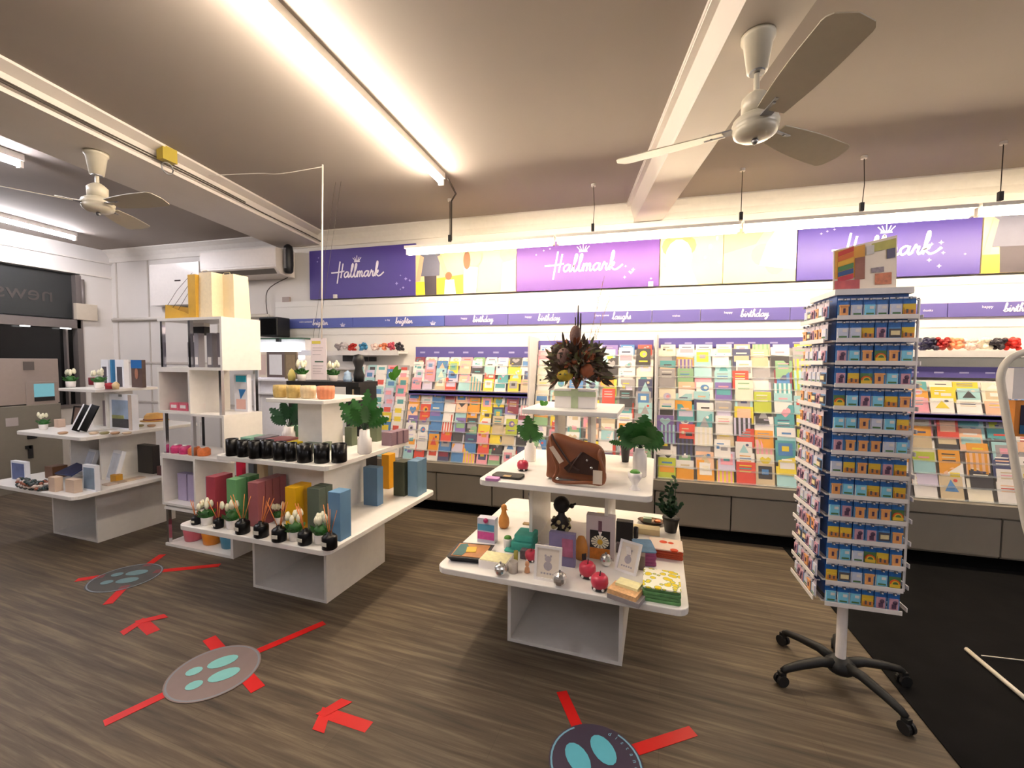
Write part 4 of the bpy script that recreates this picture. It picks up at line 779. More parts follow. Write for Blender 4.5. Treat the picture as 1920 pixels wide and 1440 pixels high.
for x, y, z, r_, m_, sc in ((-.005, -.02, .365, .028, BK, (1, 1, 1.9)), (-.055, -.06, .255, .036, BK, (1, 1, 1.35)), (.065, -.03, .27, .034, RU, (1, 1, 1.2)), (.01, -.06, .235, .028, RU, (1, 1, .7)), (-.045, -.08, .165, .036, YG, (1.1, 1, .8)), (.065, -.06, .19, .036, RU, (1, 1, 1)), (-.11, -.02, .29, .02, DG, (1, 1, 1)), (.10, -.02, .30, .016, DK, (1, 1, 2))):
    mb = MB(); mb.lathe([(max(1e-4, r_*math.sin(PI*k/10)), -r_*math.cos(PI*k/10)) for k in range(11)], 20, 0, TR(x, y, z) @ Matrix.Diagonal((*sc, 1)), rib=10, ra=.07); mb.build('bloom', m_, fa)
for x, h_, r_ in ((.005, .52, .007), (.018, .48, .007), (-.008, .46, .006), (.11, .34, .006), (-.07, .37, .005)): MB().tube([(x*.5, 0, .15), (x, -.005, h_-.06), (x*1.05, -.005, h_)], r_, 6, r2=.003).build('seed_spike', DK, fa)
TW = mat('fine brown twig', (150, 110, 84), .8)
for dx, dz in ((.135, .66), (.165, .56), (.10, .40), (-.16, .37)):
    mb = MB(); mb.tube([(.02, 0, .15), (dx*.55, 0, dz*.6), (dx, 0, dz)], .0013, 5, r2=.0006)
    for k in range(8): s_ = .5+.06*k; mb.tube([(dx*s_*.9+.01, 0, dz*s_), (dx*s_*.9+.01+rnd.uniform(-.02, .02), 0, dz*s_+.03)], .0009, 4)
    mb.build('twig', TW, fa)
mb = MB()
for k in range(5): leafblade(mb, (0, 0, .01), (rnd.uniform(-.04, .04), rnd.uniform(-.03, .03), rnd.uniform(.01, .045)), .012, lobed=False, n=4)
tag(mb.build('leaf_sprig', GREENL, loc=(P(1020, 765, y=2.33).x, 2.33, ZT+.002)), 'bright green leaf sprig lying on the top shelf left of the arrangement', 'leaf')
# middle shelf
leafy('potted_fern', 'round leaved plant in a white vase at the left of the front table', at(992, 866, ZM)+Vector((0, .03, 0)), 'tall', .035, .11, [(-.04, -.02, .07, .035), (.03, 0, .11, .034), (-.01, -.02, .16, .04), (-.07, 0, .10, .03), (.06, .02, .06, .03), (.0, .02, .08, .045)], GREEN, 1.2)
leafy('potted_fern', 'dark leaf plant in a slim black pot behind the bag', at(1172, 868, ZM)+Vector((0, .03, 0)), 'black', .028, .10, [(-.10, 0, .03, .022), (.06, 0, .08, .03), (-.03, 0, .14, .03), (.02, .02, .15, .035)], GREEN)
leafy('potted_fern', 'broad glossy leaf plant in a faceted white vase right of the bag', at(1199, 896, ZM)+Vector((0, .04, 0)), 'tall', .036, .15, [(-.09, -.03, .07, .06), (.10, -.03, .10, .06), (-.06, -.02, .14, .06), (.04, -.01, .15, .06), (.01, -.05, .08, .06), (.11, 0, .05, .045), (-.11, 0, .10, .05), (.02, .04, .18, .05), (-.02, -.05, .11, .055), (.07, -.04, .13, .05)], GREEN, 1.1)
REDG = mat('red glass', (186, 44, 60), .2, var=.15); SALMON = mat('rose red apple glaze', (190, 52, 74), .3, var=.1)
def apple(label, p, s, m_=SALMON, leaf=True, base=True):
    t = thing('apple_jar', label, 'ornament', p, TA, 'red apple jars')
    MB().lathe([(.018*s, .006*s), (.030*s, .012*s), (.035*s, .030*s), (.033*s, .048*s), (.022*s, .060*s), (.008*s, .057*s), (.0001, .052*s)], 20).build('apple_body', m_, t)
    if base: MB().lathe([(.026*s, 0), (.031*s, .004*s), (.029*s, .015*s), (.0001, .015*s)], 20).build('base', BLACK, t); MB().sph((-.016*s, -.026*s, .010*s), .006*s, 0, 8).sph((.016*s, -.026*s, .010*s), .006*s, 0, 8).build('foot', CERAM, t)
    MB().tube([(0, 0, .052*s), (.003*s, 0, .075*s)], .002*s, 5).build('stalk', DK, t)
    return t
apple('small rose red apple jar on a black base at the left of the middle shelf', at(978, 884, ZM)+Vector((0, .025, 0)), .92)
FLR = mat('black floral cloth', (46, 44, 40), .7, var=.9, scale=60); MAUV = mat('mauve cloth', (190, 130, 180), .6)
t = thing('floral_pouch', 'flat black floral pouch at the left corner of the middle shelf', 'pouch', at(946, 898, ZM), TA); MB().rbox(-.075, .085, 0, .09, 0, .012, .02).build('pouch_body', FLR, t); MB().box(-.01, .03, -.001, .03, .0125, .014).build('flower_print', mat('gold print', (170, 140, 90), .6), t)
tag(MB().rbox(-.035, .035, 0, .05, 0, .012, .01).build('mauve_purse', MAUV, loc=at(921, 902, ZM)), 'small mauve purse on the left corner of the middle shelf', 'purse')
# bag
LE = mat('tan brown leather', (118, 64, 30), .5, var=.3, scale=9, bump=.3); LED = mat('dark brown leather', (52, 28, 18), .5, var=.2); PAP = mat('paper tag', (236, 224, 208), .6)
bp = at(1078, 908, ZM)+Vector((0, .03, 0)); t = thing('leather_bag', 'slumped tan brown leather shoulder bag with paper tags on the middle shelf', 'bag', bp, TA); t.scale = (1.1, 1, 1.02)
mb = MB(); prof = [(-.155, 0, .235), (-.13, 0, .235), (-.10, 0, .23), (-.05, 0, .215), (0, 0, .20), (.05, 0, .19), (.09, 0, .185), (.115, 0, .17), (.13, 0, .13)]
n = 12; vs = []; fs = []
xs = [-.145, -.14, -.10, -.05, 0, .05, .09, .12, .128]; tops = [.15, .235, .236, .222, .208, .198, .19, .175, .10]; th = [.01, .05, .062, .07, .075, .075, .07, .055, .01]
for i, x in enumerate(xs):
    for k in range(n):
        a = 2*PI*k/n; c_, s_ = math.cos(a), math.sin(a)
        yy = th[i]*(abs(c_)**.7)*(1 if c_ > 0 else -1)*(1.0 if s_ < 0 else .55+.0*s_); zz = tops[i]*.5*(1+(abs(s_)**.6)*(1 if s_ > 0 else -1))
        vs.append((x+.006*math.sin(k*2.1+i), yy+.045+.004*math.sin(3*i+k), max(.002, zz+.004*math.sin(i*2+k))))
for i in range(len(xs)-1):
    for k in range(n): fs.append((i*n+k, (i+1)*n+k, (i+1)*n+(k+1) % n, i*n+(k+1) % n))
fs += [tuple(range(n)), tuple(range((len(xs)-1)*n, len(xs)*n))[::-1]]
bo = mb.add(vs, fs, 0, None, True).build('bag_body', LE, t); sb = bo.modifiers.new('s', 'SUBSURF'); sb.levels = 1; sb.render_levels = 2
fl_ = MB().add([(-.03, -.032, .055), (.10, -.032, .05), (.105, -.034, .12), (.035, -.036, .16), (-.05, -.034, .075)], [(0, 1, 2, 3, 4)]).add([(-.03, -.022, .055), (.10, -.022, .05), (.105, -.024, .12), (.035, -.026, .16), (-.05, -.024, .075)], [(4, 3, 2, 1, 0)]).build('front_gusset', LED, t)
MB().tube(smooth_pts([(-.12, -.01, .22), (-.10, -.045, .15), (-.075, -.05, .07), (-.09, -.06, .018), (-.02, -.06, .014), (.06, -.058, .022), (.12, -.05, .02), (.13, -.03, .06), (.105, -.015, .14), (.11, 0, .17)], 4), .0085, 8).build('shoulder_strap', LE, t)
MB().tube(smooth_pts([(-.11, -.02, .235), (-.09, -.03, .20), (-.02, -.035, .10), (.02, -.036, .07)], 4), .005, 6).tube([(.03, -.04, .16), (-.03, -.042, .06)], .004, 6).build('seam_strap', LED, t)
MB().add([(-.115, -.052, .175), (-.095, -.055, .185), (-.045, -.06, .115), (-.065, -.058, .10)], [(0, 3, 2, 1), (0, 1, 2, 3)]).build('paper_tag', PAP, t)
MB().add([(.085, -.066, .02), (.125, -.066, .02), (.125, -.064, .085), (.085, -.064, .085)], [(0, 1, 2, 3), (3, 2, 1, 0)]).build('paper_tag', PAP, t)
MB().sph((.075, -.045, .09), .007, 0, 8).sph((.055, -.044, .125), .006, 0, 8).sph((-.07, -.065, .03), .009, 0, 8).build('buckle', CHROME, t)
t = thing('egg_cup_plant', 'white pedestal egg cup with green moss at the right of the middle shelf', 'potted plant', at(1190, 920, ZM)+Vector((0, .02, 0)), TA)
MB().lathe([(.026, 0), (.027, .003), (.013, .022), (.014, .03), (.030, .055), (.032, .082), (.028, .082), (.0001, .075)], 20).build('cup', CERAM, t); MB().sph((0, 0, .082), .024, 0, 12, (1, 1, .6)).build('moss', GREENL, t)
# lower shelf -------------------------------------------------
def low(px, py, dy=0.): return at(px, py, ZL)+Vector((0, dy, 0))
AMB = mat('marbled amber lacquer', (176, 118, 66), .3, var=.5, scale=14); TEALM = mat('teal marbling', (30, 96, 96), .3, var=.5, scale=20); GLD = mat('gold foil', (216, 176, 60), .35, .3)
t = thing('square_dish', 'black square dish with amber and teal marbled top, left corner of lower shelf', 'dish', low(875, 1056, .01), TA+R(8))
MB().add([(-.085, -.0, 0), (.075, 0, 0), (.085, .14, 0), (-.075, .14, 0), (-.105, -.02, .03), (.095, -.02, .03), (.105, .16, .03), (-.095, .16, .03)], [(3, 2, 1, 0), (4, 5, 6, 7), (0, 1, 5, 4), (1, 2, 6, 5), (2, 3, 7, 6), (3, 0, 4, 7)]).build('dish_body', BLACK, t)
MB().box(-.085, .085, -.005, .145, .0302, .032).build('marbled_top', AMB, t); MB().prism([(-.08, 0), (-.03, 0), (-.01, .08), (-.04, .14), (-.075, .13)], .0322, .0335, 0).build('teal_patch', TEALM, t); MB().prism([(-.02, .04), (.03, .05), (.02, .11), (-.03, .1)], .0337, .035).build('gold_patch', GLD, t)
LEM = mat('pale lemon print card', (234, 224, 170), .5, var=.25, scale=50)
t = MB().box(-.07, .075, 0, .11, 0, .038).build('soap_tin', CERAM, loc=low(922, 1068, 0), rz=TA); tag(t, 'flat white box with lemon printed lid behind the left silver ornament', 'box'); MB().box(-.066, .071, .004, .106, .0382, .041).build('lid', LEM, t)
DISC = mat('mirror tile silver', (226, 224, 220), .2, .85, var=.3, scale=90)
def ball(px, py, s, label):
    t = thing('mirror_ball', label, 'ornament', low(px, py, .02), TA, 'silver mirror balls'); mb = MB(); r_ = .029*s
    n, m_ = 16, 10; vs = [(r_*math.sin(PI*i/m_)*math.cos(2*PI*k/n), r_*math.sin(PI*i/m_)*math.sin(2*PI*k/n), r_-r_*math.cos(PI*i/m_)) for i in range(m_+1) for k in range(n)]
    mb.add(vs, [(i*n+k, i*n+(k+1) % n, (i+1)*n+(k+1) % n, (i+1)*n+k) for i in range(m_) for k in range(n)]); mb.build('ball', DISC, t); MB().cyl(.005, 2*r_-.001, 2*r_+.006, 8).build('cap', STEEL, t)
ball(936, 1083, 1.05, 'silver mirror ball at the left front of the lower shelf'); ball(1048, 1103, 1.15, 'silver mirror ball in front of the white bear print frame'); ball(1135, 1064, 1.05, 'silver mirror ball behind the red apple jars')
o, _, _ = jar('tealight_holder', 'small grey ribbed candle holder between the mirror ball and the frame', 'candle', 960, 1077, ZL, 18, 21, mat('grey ribbed glass', (168, 158, 146), .4, var=.2, scale=50))
for i, (px, c, n_) in enumerate(((966, (160, 150, 60), 'olive'), )): jar('small_bottle', n_+' small bottle behind the grey candle holder', 'bottle', px, 1054, ZL, 8, 20, mat(n_+' bottle glass', c, .3))
o, _, _ = jar('figurine', 'little tan and white figurine left of the bear print frame', 'ornament', 987, 1076, ZL, 11, 22, mat('tan figurine', (206, 150, 110), .5, var=.5, scale=60), prof=[(.6, 0), (1, .05), (.8, .4), (.5, .5), (.75, .7), (.6, .95), (.01, 1)])
apple('rose apple jar peeking out left of the bear print frame', low(993, 1056, .03), .9)
SPB = mat('speckled dark box', (96, 84, 90), .5, var=.6, scale=80)
bxm('trinket_box', 'speckled dark trinket box beside the hidden apple jar', 'box', low(979, 1052, .02), .035, .04, .045, SPB)
# bath pack
t = MB().box(-.052, .052, 0, .05, 0, .138).build('bath_pack', mat('pale pack plastic', (206, 206, 220), .3), loc=low(911, 1018), rz=TA); tag(t, 'blue and pink bath gift pack at the left of the lower shelf', 'gift pack')
MB().box(-.049, .049, -.003, 0, .07, .105).build('blue_panel', mat('bath blue', (80, 150, 180), .4), t); MB().box(-.049, .049, -.003, 0, .02, .062).build('pink_panel', mat('bath pink', (206, 80, 150), .4, var=.3, scale=50), t); MB().sph((0, -.004, .128), .014, 0, 10).build('ribbon_bow', mat('bath bow', (170, 40, 100), .4), t)
# carved bird
WD = mat('carved honey wood', (188, 124, 50), .5, var=.25, scale=30)
t = thing('wooden_bird', 'carved honey wood bird standing on the lower shelf', 'ornament', low(942, 993, .03), TA+R(10))
mb = MB(); mb.lathe([(.020, 0), (.030, .012), (.034, .035), (.030, .062), (.018, .085), (.014, .105), (.018, .122), (.016, .137), (.006, .146), (.0001, .147)], 16); mb.build('bird_body', WD, t)
MB().add([(.010, -.012, .128), (.030, -.02, .118), (.010, -.018, .114)], [(0, 1, 2), (2, 1, 0)]).build('beak', WD, t)
# teal cloths, planter
TEA = mat('teal printed cloth', (70, 168, 150), .8, var=.4, scale=14, bump=.3)
mb = MB().rbox(-.06, .06, -.01, .12, 0, .05, .012).rbox(-.045, .06, .0, .12, .05, .085, .012).rbox(-.09, -.03, -.035, .05, 0, .012, .01); tag(mb.build('folded_cloth', TEA, loc=low(978, 1034, .0), rz=TA, bevel=.006), 'folded teal printed cloths left of the middle box', 'cloth')
t = thing('moss_pot', 'tiny white pot with green moss in front of the teal cloths', 'potted plant', low(950, 1030, .02), TA); MB().lathe([(.020, 0), (.024, .05), (.022, .054), (.0001, .05)], 16).build('pot', CERAM, t); MB().sph((0, 0, .055), .021, 0, 10, (1, 1, .7)).build('moss', GREENL, t)
bxm('peach_soap', 'peach and teal soap bar near the moss pot', 'soap', low(968, 1020, .0), .03, .03, .02, (220, 160, 110), cname='peach soap')
bxm('small_dish', 'small brown glitter dish at the back of the lower shelf, left of the middle box', 'dish', low(987, 985), .05, .03, .01, (150, 124, 80), cname='brown glitter')
# black vase behind left
leafy('black_vase_plant', 'slim black pot with dark leaves behind the left of the middle box', low(996, 962, .02), 'black', .024, .13, [(-.02, 0, .04, .015), (.02, 0, .045, .015), (0, 0, .05, .014)], GREEND)
# black bust
t = thing('black_bust', 'black round headed statue with cream floral collar in the middle box', 'statue', low(1051, 1012, .02), TA); t.scale = (1.18, 1.18, 1.15)
MB().lathe([(.030, 0), (.032, .03), (.018, .05), (.016, .07)], 16).build('plinth', BLACK, t)
mb = MB(); mb.lathe([(.034, .068), (.04, .085), (.03, .105), (.017, .12), (.016, .14)], 18).build('neck', BLACK, t)
MB().sph((0, 0, .172), .040, 0, 18, (1, 1, 1.05)).sph((.05, 0, .17), .012, 0, 10).tube([(.03, 0, .16), (.07, 0, .185)], .006, 6).build('head', BLACK, t)
mb = MB(); rnd = random.Random(4)
for k in range(26): a = 2*PI*k/26; mb.sph((.042*math.cos(a)*rnd.uniform(.8, 1.1), .035*math.sin(a), rnd.uniform(.055, .10)), .011, 0 if k % 2 else 1, 7)
mb.build('floral_collar', [mat('cream petals', (206, 196, 150), .6, var=.3, scale=60), DK], t)
# frames
def frame(px0, px1, pyt, pyb, label, w, h_, m_, rz, lean=-.18, motif=0, loc=None, name='picture_frame', inner=None):
    p = loc or low((px0+px1)/2, pyb, .0); t = thing(name, label, 'picture frame', p, rz)
    Mx = TR(rx=lean); b = .012
    MB().box(-w/2, w/2, 0, .012, 0, b, 0, Mx).box(-w/2, w/2, 0, .012, h_-b, h_, 0, Mx).box(-w/2, -w/2+b, 0, .012, b, h_-b, 0, Mx).box(w/2-b, w/2, 0, .012, b, h_-b, 0, Mx).build('frame', m_, t)
    MB().box(-w/2+b, w/2-b, .006, .009, b, h_-b, 0, Mx).build('print', inner or PAP, t)
    if motif == 1:
        mb = MB(); mb.add([(x*w, .005, z*h_) for x, z in ell(0, .42, .16, .13, 14)], [tuple(range(14))], 0, Mx).add([(x*w, .005, z*h_) for x, z in ell(0, .62, .12, .09, 14)], [tuple(range(14))], 0, Mx)
        for s in (-1, 1): mb.add([(x*w, .005, z*h_) for x, z in ell(s*.1, .71, .04, .035, 8)], [tuple(range(8))], 0, Mx)
        for k in range(5): mb.add([(x*w, .005, z*h_) for x, z in ((-.26+.11*k, .18), (-.19+.11*k, .18), (-.19+.11*k, .23), (-.26+.11*k, .23))], [(0, 1, 2, 3)], 0, Mx)
        mb.build('bear_print', mat('soft grey print', (176, 166, 170), .6, var=.3, scale=40), t)
    MB().box(-.012, .012, 0, .004, 0, h_*.8, 0, TR(0, .012+h_*.31, 0, rx=.22)).build('easel_back', m_, t)
    return t
frame(999, 1052, 1032, 1090, 'white frame with a pale grey bear print standing at the front of the lower shelf', .128, .158, CERAM, TA, -.14, 1)
BKM = mat('lilac book cover', (120, 112, 150), .4, var=.3, scale=16); 
t = MB().box(-.065, .065, 0, .03, 0, .165).build('boxed_set', BKM, loc=low(1050, 1070, .05), rz=TA); tag(t, 'lilac blue boxed gift behind the bear print frame', 'box'); MB().box(.0, .055, -.002, 0, .05, .14).build('cover_print', mat('rose blue cover print', (160, 90, 120), .4, var=.6, scale=30), t)
mb = MB(); rnd = random.Random(9)
for k in range(22): mb.sph((rnd.uniform(-.04, .03), rnd.uniform(-.02, .02), .006+.05*rnd.random()), .006, 0, 7)
tag(mb.build('bead_garland', CERAM, loc=low(1020, 1040, .03)), 'little heap of white beads behind the bear print frame', 'beads', kind='stuff')
frame(1155, 1202, 1022, 1080, 'tilted white frame with grey print and dotted border, right of the mirror ball', .11, .15, CERAM, TA+R(-22), -.45, 1, low(1171, 1078, .02))
bxm('white_candle_box', 'speckled white and dark box right of the tilted frame', 'box', low(1203, 1075, .03), .03, .08, .07, (120, 100, 90), cname='dark speckled card')
t = thing('wooden_owl', 'tall rounded honey wood carving beside the daisy box', 'ornament', low(1088, 1052, .03), TA); MB().lathe([(.026, 0), (.033, .02), (.034, .06), (.028, .09), (.016, .115), (.0001, .12)], 16).build('carved_body', WD, t); MB().box(.01, .03, -.036, -.02, .01, .04).build('carved_feet', DK, t)
# daisy box
t = MB().box(-.072, .072, 0, .05, 0, .225).build('daisy_box', mat('grey lilac carton', (196, 182, 182), .5), loc=low(1124, 1052, .02), rz=TA); tag(t, 'tall white carton with a daisy on black and a patterned tie', 'carton')
MB().box(-.052, .050, -.002, 0, .06, .15).build('black_panel', BLACK, t); MB().box(-.052, .05, -.002, 0, .0, .058).build('amber_print', mat('amber fruit print', (200, 120, 40), .5, var=.6, scale=40), t)
mb = MB()
for k in range(14):
    a = 2*PI*k/14; mb.poly([(.0+.012*math.cos(a-.2), -.003, .092+.010*math.sin(a-.2)), (.046*math.cos(a-.16), -.003, .092+.034*math.sin(a-.16)), (.046*math.cos(a+.16), -.003, .092+.034*math.sin(a+.16)), (.012*math.cos(a+.2), -.003, .092+.010*math.sin(a+.2))])
mb.build('daisy_petals', CREAM, t); MB().cyl(.014, 0, .003, 14, M=TR(0, -.0025, .092, rx=PI/2)).build('daisy_centre', GLD, t)
MB().box(-.010, .008, -.003, 0, .145, .20).build('patterned_tie', mat('tie weave', (110, 74, 84), .6, var=.6, scale=120), t); MB().poly([(-.01, -.0035, .145), (.01, -.0035, .145), (0, -.0035, .115)]).build('tie_tip', CERAM, t)
bxm('black_carton', 'plain black carton right of the daisy box', 'carton', low(1170, 1023, .02), .09, .05, .125, BLACK)
t = bxm('dark_speckle_tin', 'dark speckled tin behind the tilted frame', 'tin', low(1160, 1040, .02), .03, .03, .05, SPB)
apple('large rose red apple jar with dark base, rear of the front pair', low(1100, 1087, .03), 1.15); apple('large rose red apple jar with white feet, front of the pair', low(1123, 1111, .03), 1.12)
# tray bottom right
t = thing('glitter_tray', 'grey tray of peach glitter soaps right of the apple jars', 'tray', low(1165, 1130, .0), TA+R(-18))
MB().box(-.065, .075, 0, .10, 0, .02).build('tray', mat('grey tray', (150, 142, 142), .4), t); MB().box(-.065, .06, .003, .09, .02, .04).build('peach_glitter_bar', mat('peach glitter', (226, 170, 120), .5, var=.5, scale=90), t); MB().box(-.05, .05, .05, .11, .04, .052).build('lemon_bar', LEM, t)
def fold(label, p, w, d, h_, m_, rz=TA, m2=None, name='folded_cloth', nl=4):
    t = thing(name, label, 'cloth', p, rz); mb = MB()
    for k in range(nl): mb.rbox(-w/2+.002*(k % 2), w/2-.003*(k % 2), .002*(k % 2), d, h_*k/nl, h_*(k+1)/nl-.001, .012)
    mb.build('folds', m2 or m_, t, bevel=.003); MB().rbox(-w/2, w/2, -.001, d, h_-.003, h_+.004, .012).build('top_fold', m_, t, bevel=.002); return t
LMN = bpy.data.materials.new('lemon print cotton'); LMN.use_nodes = True; nt = LMN.node_tree; v = nt.nodes.new('ShaderNodeTexVoronoi'); v.inputs['Scale'].default_value = 34; cr = nt.nodes.new('ShaderNodeValToRGB'); tcn = nt.nodes.new('ShaderNodeTexCoord'); nt.links.new(tcn.outputs['Object'], v.inputs['Vector']); nt.links.new(v.outputs['Distance'], cr.inputs[0]); nt.links.new(cr.outputs[0], nt.nodes['Principled BSDF'].inputs['Base Color'])
e = cr.color_ramp.elements; e[0].color = (*lin((226, 196, 20)), 1); e[0].position = .30; e[1].color = (*lin((240, 236, 216)), 1); e[1].position = .62; k_ = e.new(.42); k_.color = (*lin((224, 206, 60)), 1); k_ = e.new(.50); k_.color = (*lin((120, 140, 90)), 1); k_ = e.new(.55); k_.color = (*lin((238, 236, 220)), 1)
nt.nodes['Principled BSDF'].inputs['Roughness'].default_value = .8
fold('lemon printed tea towels stacked on green striped folds at the right front corner', low(1240, 1132, 0), .155, .18, .06, LMN, TA, mat('green striped cotton', (92, 140, 84), .8, var=.5, scale=40))
ORF = bpy.data.materials.new('orange poppy cotton'); ORF.use_nodes = True; nt = ORF.node_tree; v = nt.nodes.new('ShaderNodeTexVoronoi'); v.inputs['Scale'].default_value = 15; cr = nt.nodes.new('ShaderNodeValToRGB'); tcn = nt.nodes.new('ShaderNodeTexCoord'); nt.links.new(tcn.outputs['Object'], v.inputs['Vector']); nt.links.new(v.outputs['Distance'], cr.inputs[0]); nt.links.new(cr.outputs[0], nt.nodes['Principled BSDF'].inputs['Base Color'])
e = cr.color_ramp.elements; e[0].color = (*lin((214, 70, 24)), 1); e[0].position = .30; e[1].color = (*lin((234, 216, 200)), 1); e[1].position = .36; nt.nodes['Principled BSDF'].inputs['Roughness'].default_value = .8
fold('cream cloths with orange poppies at the right edge of the lower shelf', low(1248, 1048, 0), .17, .15, .045, ORF, TA, mat('rust cotton', (176, 70, 40), .8, var=.3))
BLM = mat('blue and magenta printed cotton', (96, 130, 160), .8, var=.5, scale=16, bump=.3); 
fold('blue and magenta folded scarf draped between the tilted frame and the lemon towels', low(1212, 1062, 0), .10, .16, .07, BLM, TA+R(12), mat('magenta cotton', (150, 70, 110), .8, var=.3))
for i, (px, py, w, n_) in enumerate(((1210, 1003, .16, 'cream'), (1132, 978, .1, 'ivory'))): bxm('paper_stack', '%s stack of boxed notes at the back of the lower shelf' % n_, 'box', low(px, py), w, .07, .035, (224, 208, 160), cname='cream boxed notes')
t = thing('metal_tray', 'oval dark metal tray with glass pieces at the back right of the lower shelf', 'tray', low(1222, 985, .03), TA); MB().lathe([(.05, 0), (.075, .02), (.078, .022), (.072, .02), (.048, .006), (.0001, .006)], 24, 0, Matrix.Diagonal((1.1, .7, 1, 1))).build('dish', mat('bronze metal', (90, 70, 52), .3, .7), t); MB().box(-.05, .0, -.02, .02, .01, .035).build('glass_block', mat('green glass block', (150, 170, 150), .2), t); MB().sph((.035, 0, .02), .022, 0, 10, (1, 1, .5)).build('copper_lid', mat('copper', (190, 110, 70), .3, .6), t)
jar('small_bottle', 'small dark spray bottle beside the boxed notes', 'bottle', 1192, 1010, ZL, 9, 20, BLACK)
p = low(1258, 1000, .03)
t = thing('potted_shrub', 'bushy dark green plant in a black pot, back right of the lower shelf', 'potted plant', p, TA)
MB().lathe([(.033, 0), (.034, .004), (.046, .075), (.049, .076), (.049, .088), (.042, .088), (.04, .078), (.0001, .078)], 20).build('pot', BLACK, t)
rnd = random.Random(31); mb = MB(); ms = MB()
for k in range(15):
    a = rnd.uniform(0, 2*PI); r2 = rnd.uniform(.02, .085); H_ = rnd.uniform(.06, .19) if k > 2 else .24-.03*k
    if k <= 2: r2 = .02
    b = Vector((0, 0, .08)); e = Vector((r2*math.cos(a), .8*r2*math.sin(a), .08+H_)); ms.tube([b, b*.4+e*.6+Vector((.01*math.cos(a), .01*math.sin(a), -.01)), e], .0018, 4)
    for j in range(11):
        u = .2+.8*j/10; c = b+(e-b)*u; a2 = rnd.uniform(0, 2*PI); L = rnd.uniform(.018, .034)
        leafblade(mb, c, c+Vector((L*math.cos(a2), L*math.sin(a2), L*.7)), .0095, lobed=False, n=4)
mb.build('foliage', GREEND, t); ms.build('stems', GREEND, t)
# ================================================================ LEFT TABLE (T1) ITEMS
def top_(px, y): q = P(px, 722, y=y); return Vector((q.x, y, ZT))
tulips('white tulip pot at the left end of the top shelf, against the black shopfront', top_(133, 2.62), 1.35, 'tulip pots of the left table', 8); tulips('white tulip pot beside the red tin on the top shelf of the left table', top_(186, 2.60), 1.35, 'tulip pots of the left table', 8)
def tbox(label, px, w, h_, y, m_, name='photo_frame_box', cat='box', grp=None, z=ZT, d=.04):
    q = P(px, 722, y=y); return bxm(name, label, cat, (q.x, y, z), w, d, h_, m_, grp)
WC = mat('glossy white card', (240, 242, 248), .3); BP = mat('sky blue card', (60, 130, 180), .35); DGP = mat('dark photo', (84, 80, 88), .4, var=.5, scale=12)
for i, (px, w) in enumerate(((197, .10), (225, .12))):
    o = tbox('white boxed photo frame on the top shelf of the left table, %s from the left' % ORD[i], px, w, .245, 2.80, WC, grp='white boxed frames on the left table'); MB().box(-w*.28, w*.3, -.002, 0, .0, .18).build('photo_window', DGP, o)
o = tbox('narrow blue boxed spine between the white frames', 209, .02, .245, 2.79, BP)
o = tbox('blue topped portrait photo box at the right of the top shelf', 257, .145, .245, 2.78, mat('portrait photo brown', (96, 76, 70), .4, var=.6, scale=12), d=.03); MB().box(-.07, .07, -.002, 0, .17, .243).build('blue_banner', mat('banner blue', (40, 110, 180), .4), o); MB().poly([(x*.145, -.002, z*.245) for x, z in ell(0, .5, .16, .2)]).build('portrait', mat('portrait skin', (176, 120, 96), .5), o)
jar('tin', 'deep red tin on the top shelf of the left table', 'tin', 167, 722, ZT, 14, 14, mat('deep red tin', (120, 24, 40), .4)); 
o = MB().lathe([(.03, 0), (.032, .05), (.0001, .055)], 14).build('candle_cup', mat('crimson glass cup', (170, 40, 50), .3), loc=top_(206, 2.55)); tag(o, 'crimson cup in front of the white boxed frames', 'cup')
o = MB().lathe([(.02, 0), (.026, .04), (.012, .06), (.0001, .065)], 12).build('ornament', mat('cream ornament', (222, 196, 150), .5), loc=top_(217, 2.54)); tag(o, 'cream rounded ornament on the top shelf of the left table', 'ornament')
def mid(px, py, dy=0): return at(px, py, ZM)+Vector((0, dy, 0))
tulips('white tulip pot at the left end of the middle shelf', mid(73, 806, .03), 1.15, 'tulip pots of the left table', 5)
frame(0, 0, 0, 0, 'dark framed family photo on the middle shelf of the left table', .17, .17, BLACK, TA, -.15, 0, mid(112, 800, .12), inner=mat('family photo', (128, 104, 90), .5, var=.6, scale=20))
bxm('white_mug_box', 'small white box beside the left tulip pot', 'box', mid(100, 802, .02), .06, .05, .07, (214, 186, 166), cname='pale blush card')
for i, px in enumerate((142, 156)):
    o = MB().box(-.03, .03, 0, .016, 0, .22, 0, TR(rx=-.25, ry=.30)).build('tablet_stand', BLACKG, loc=mid(px-6, 812, .01)+Vector((0, 0, .018)), rz=TA+R(25)); tag(o, 'black slanted glass photo stand on the left table, %s one' % ['left', 'right'][i], 'photo stand', 'slanted black photo stands'); MB().box(-.03, -.020, -.002, 0, 0, .22, 0, TR(rx=-.25, ry=.30)).build('bright_edge', WC, o)
bxm('grey_card', 'grey paddle shaped card leaning behind the black photo stands', 'card', mid(172, 806, .1), .06, .01, .24, (128, 116, 120), cname='grey card')
GLZ = mat('misty photo print', (150, 170, 196), .35, var=.5, scale=8)
t = MB().box(-.16, .13, 0, .05, 0, .30).build('framed_print', WC, loc=mid(222, 806, .03), rz=TA); tag(t, 'large white boxed frame with a misty landscape photo on the middle shelf', 'picture frame')
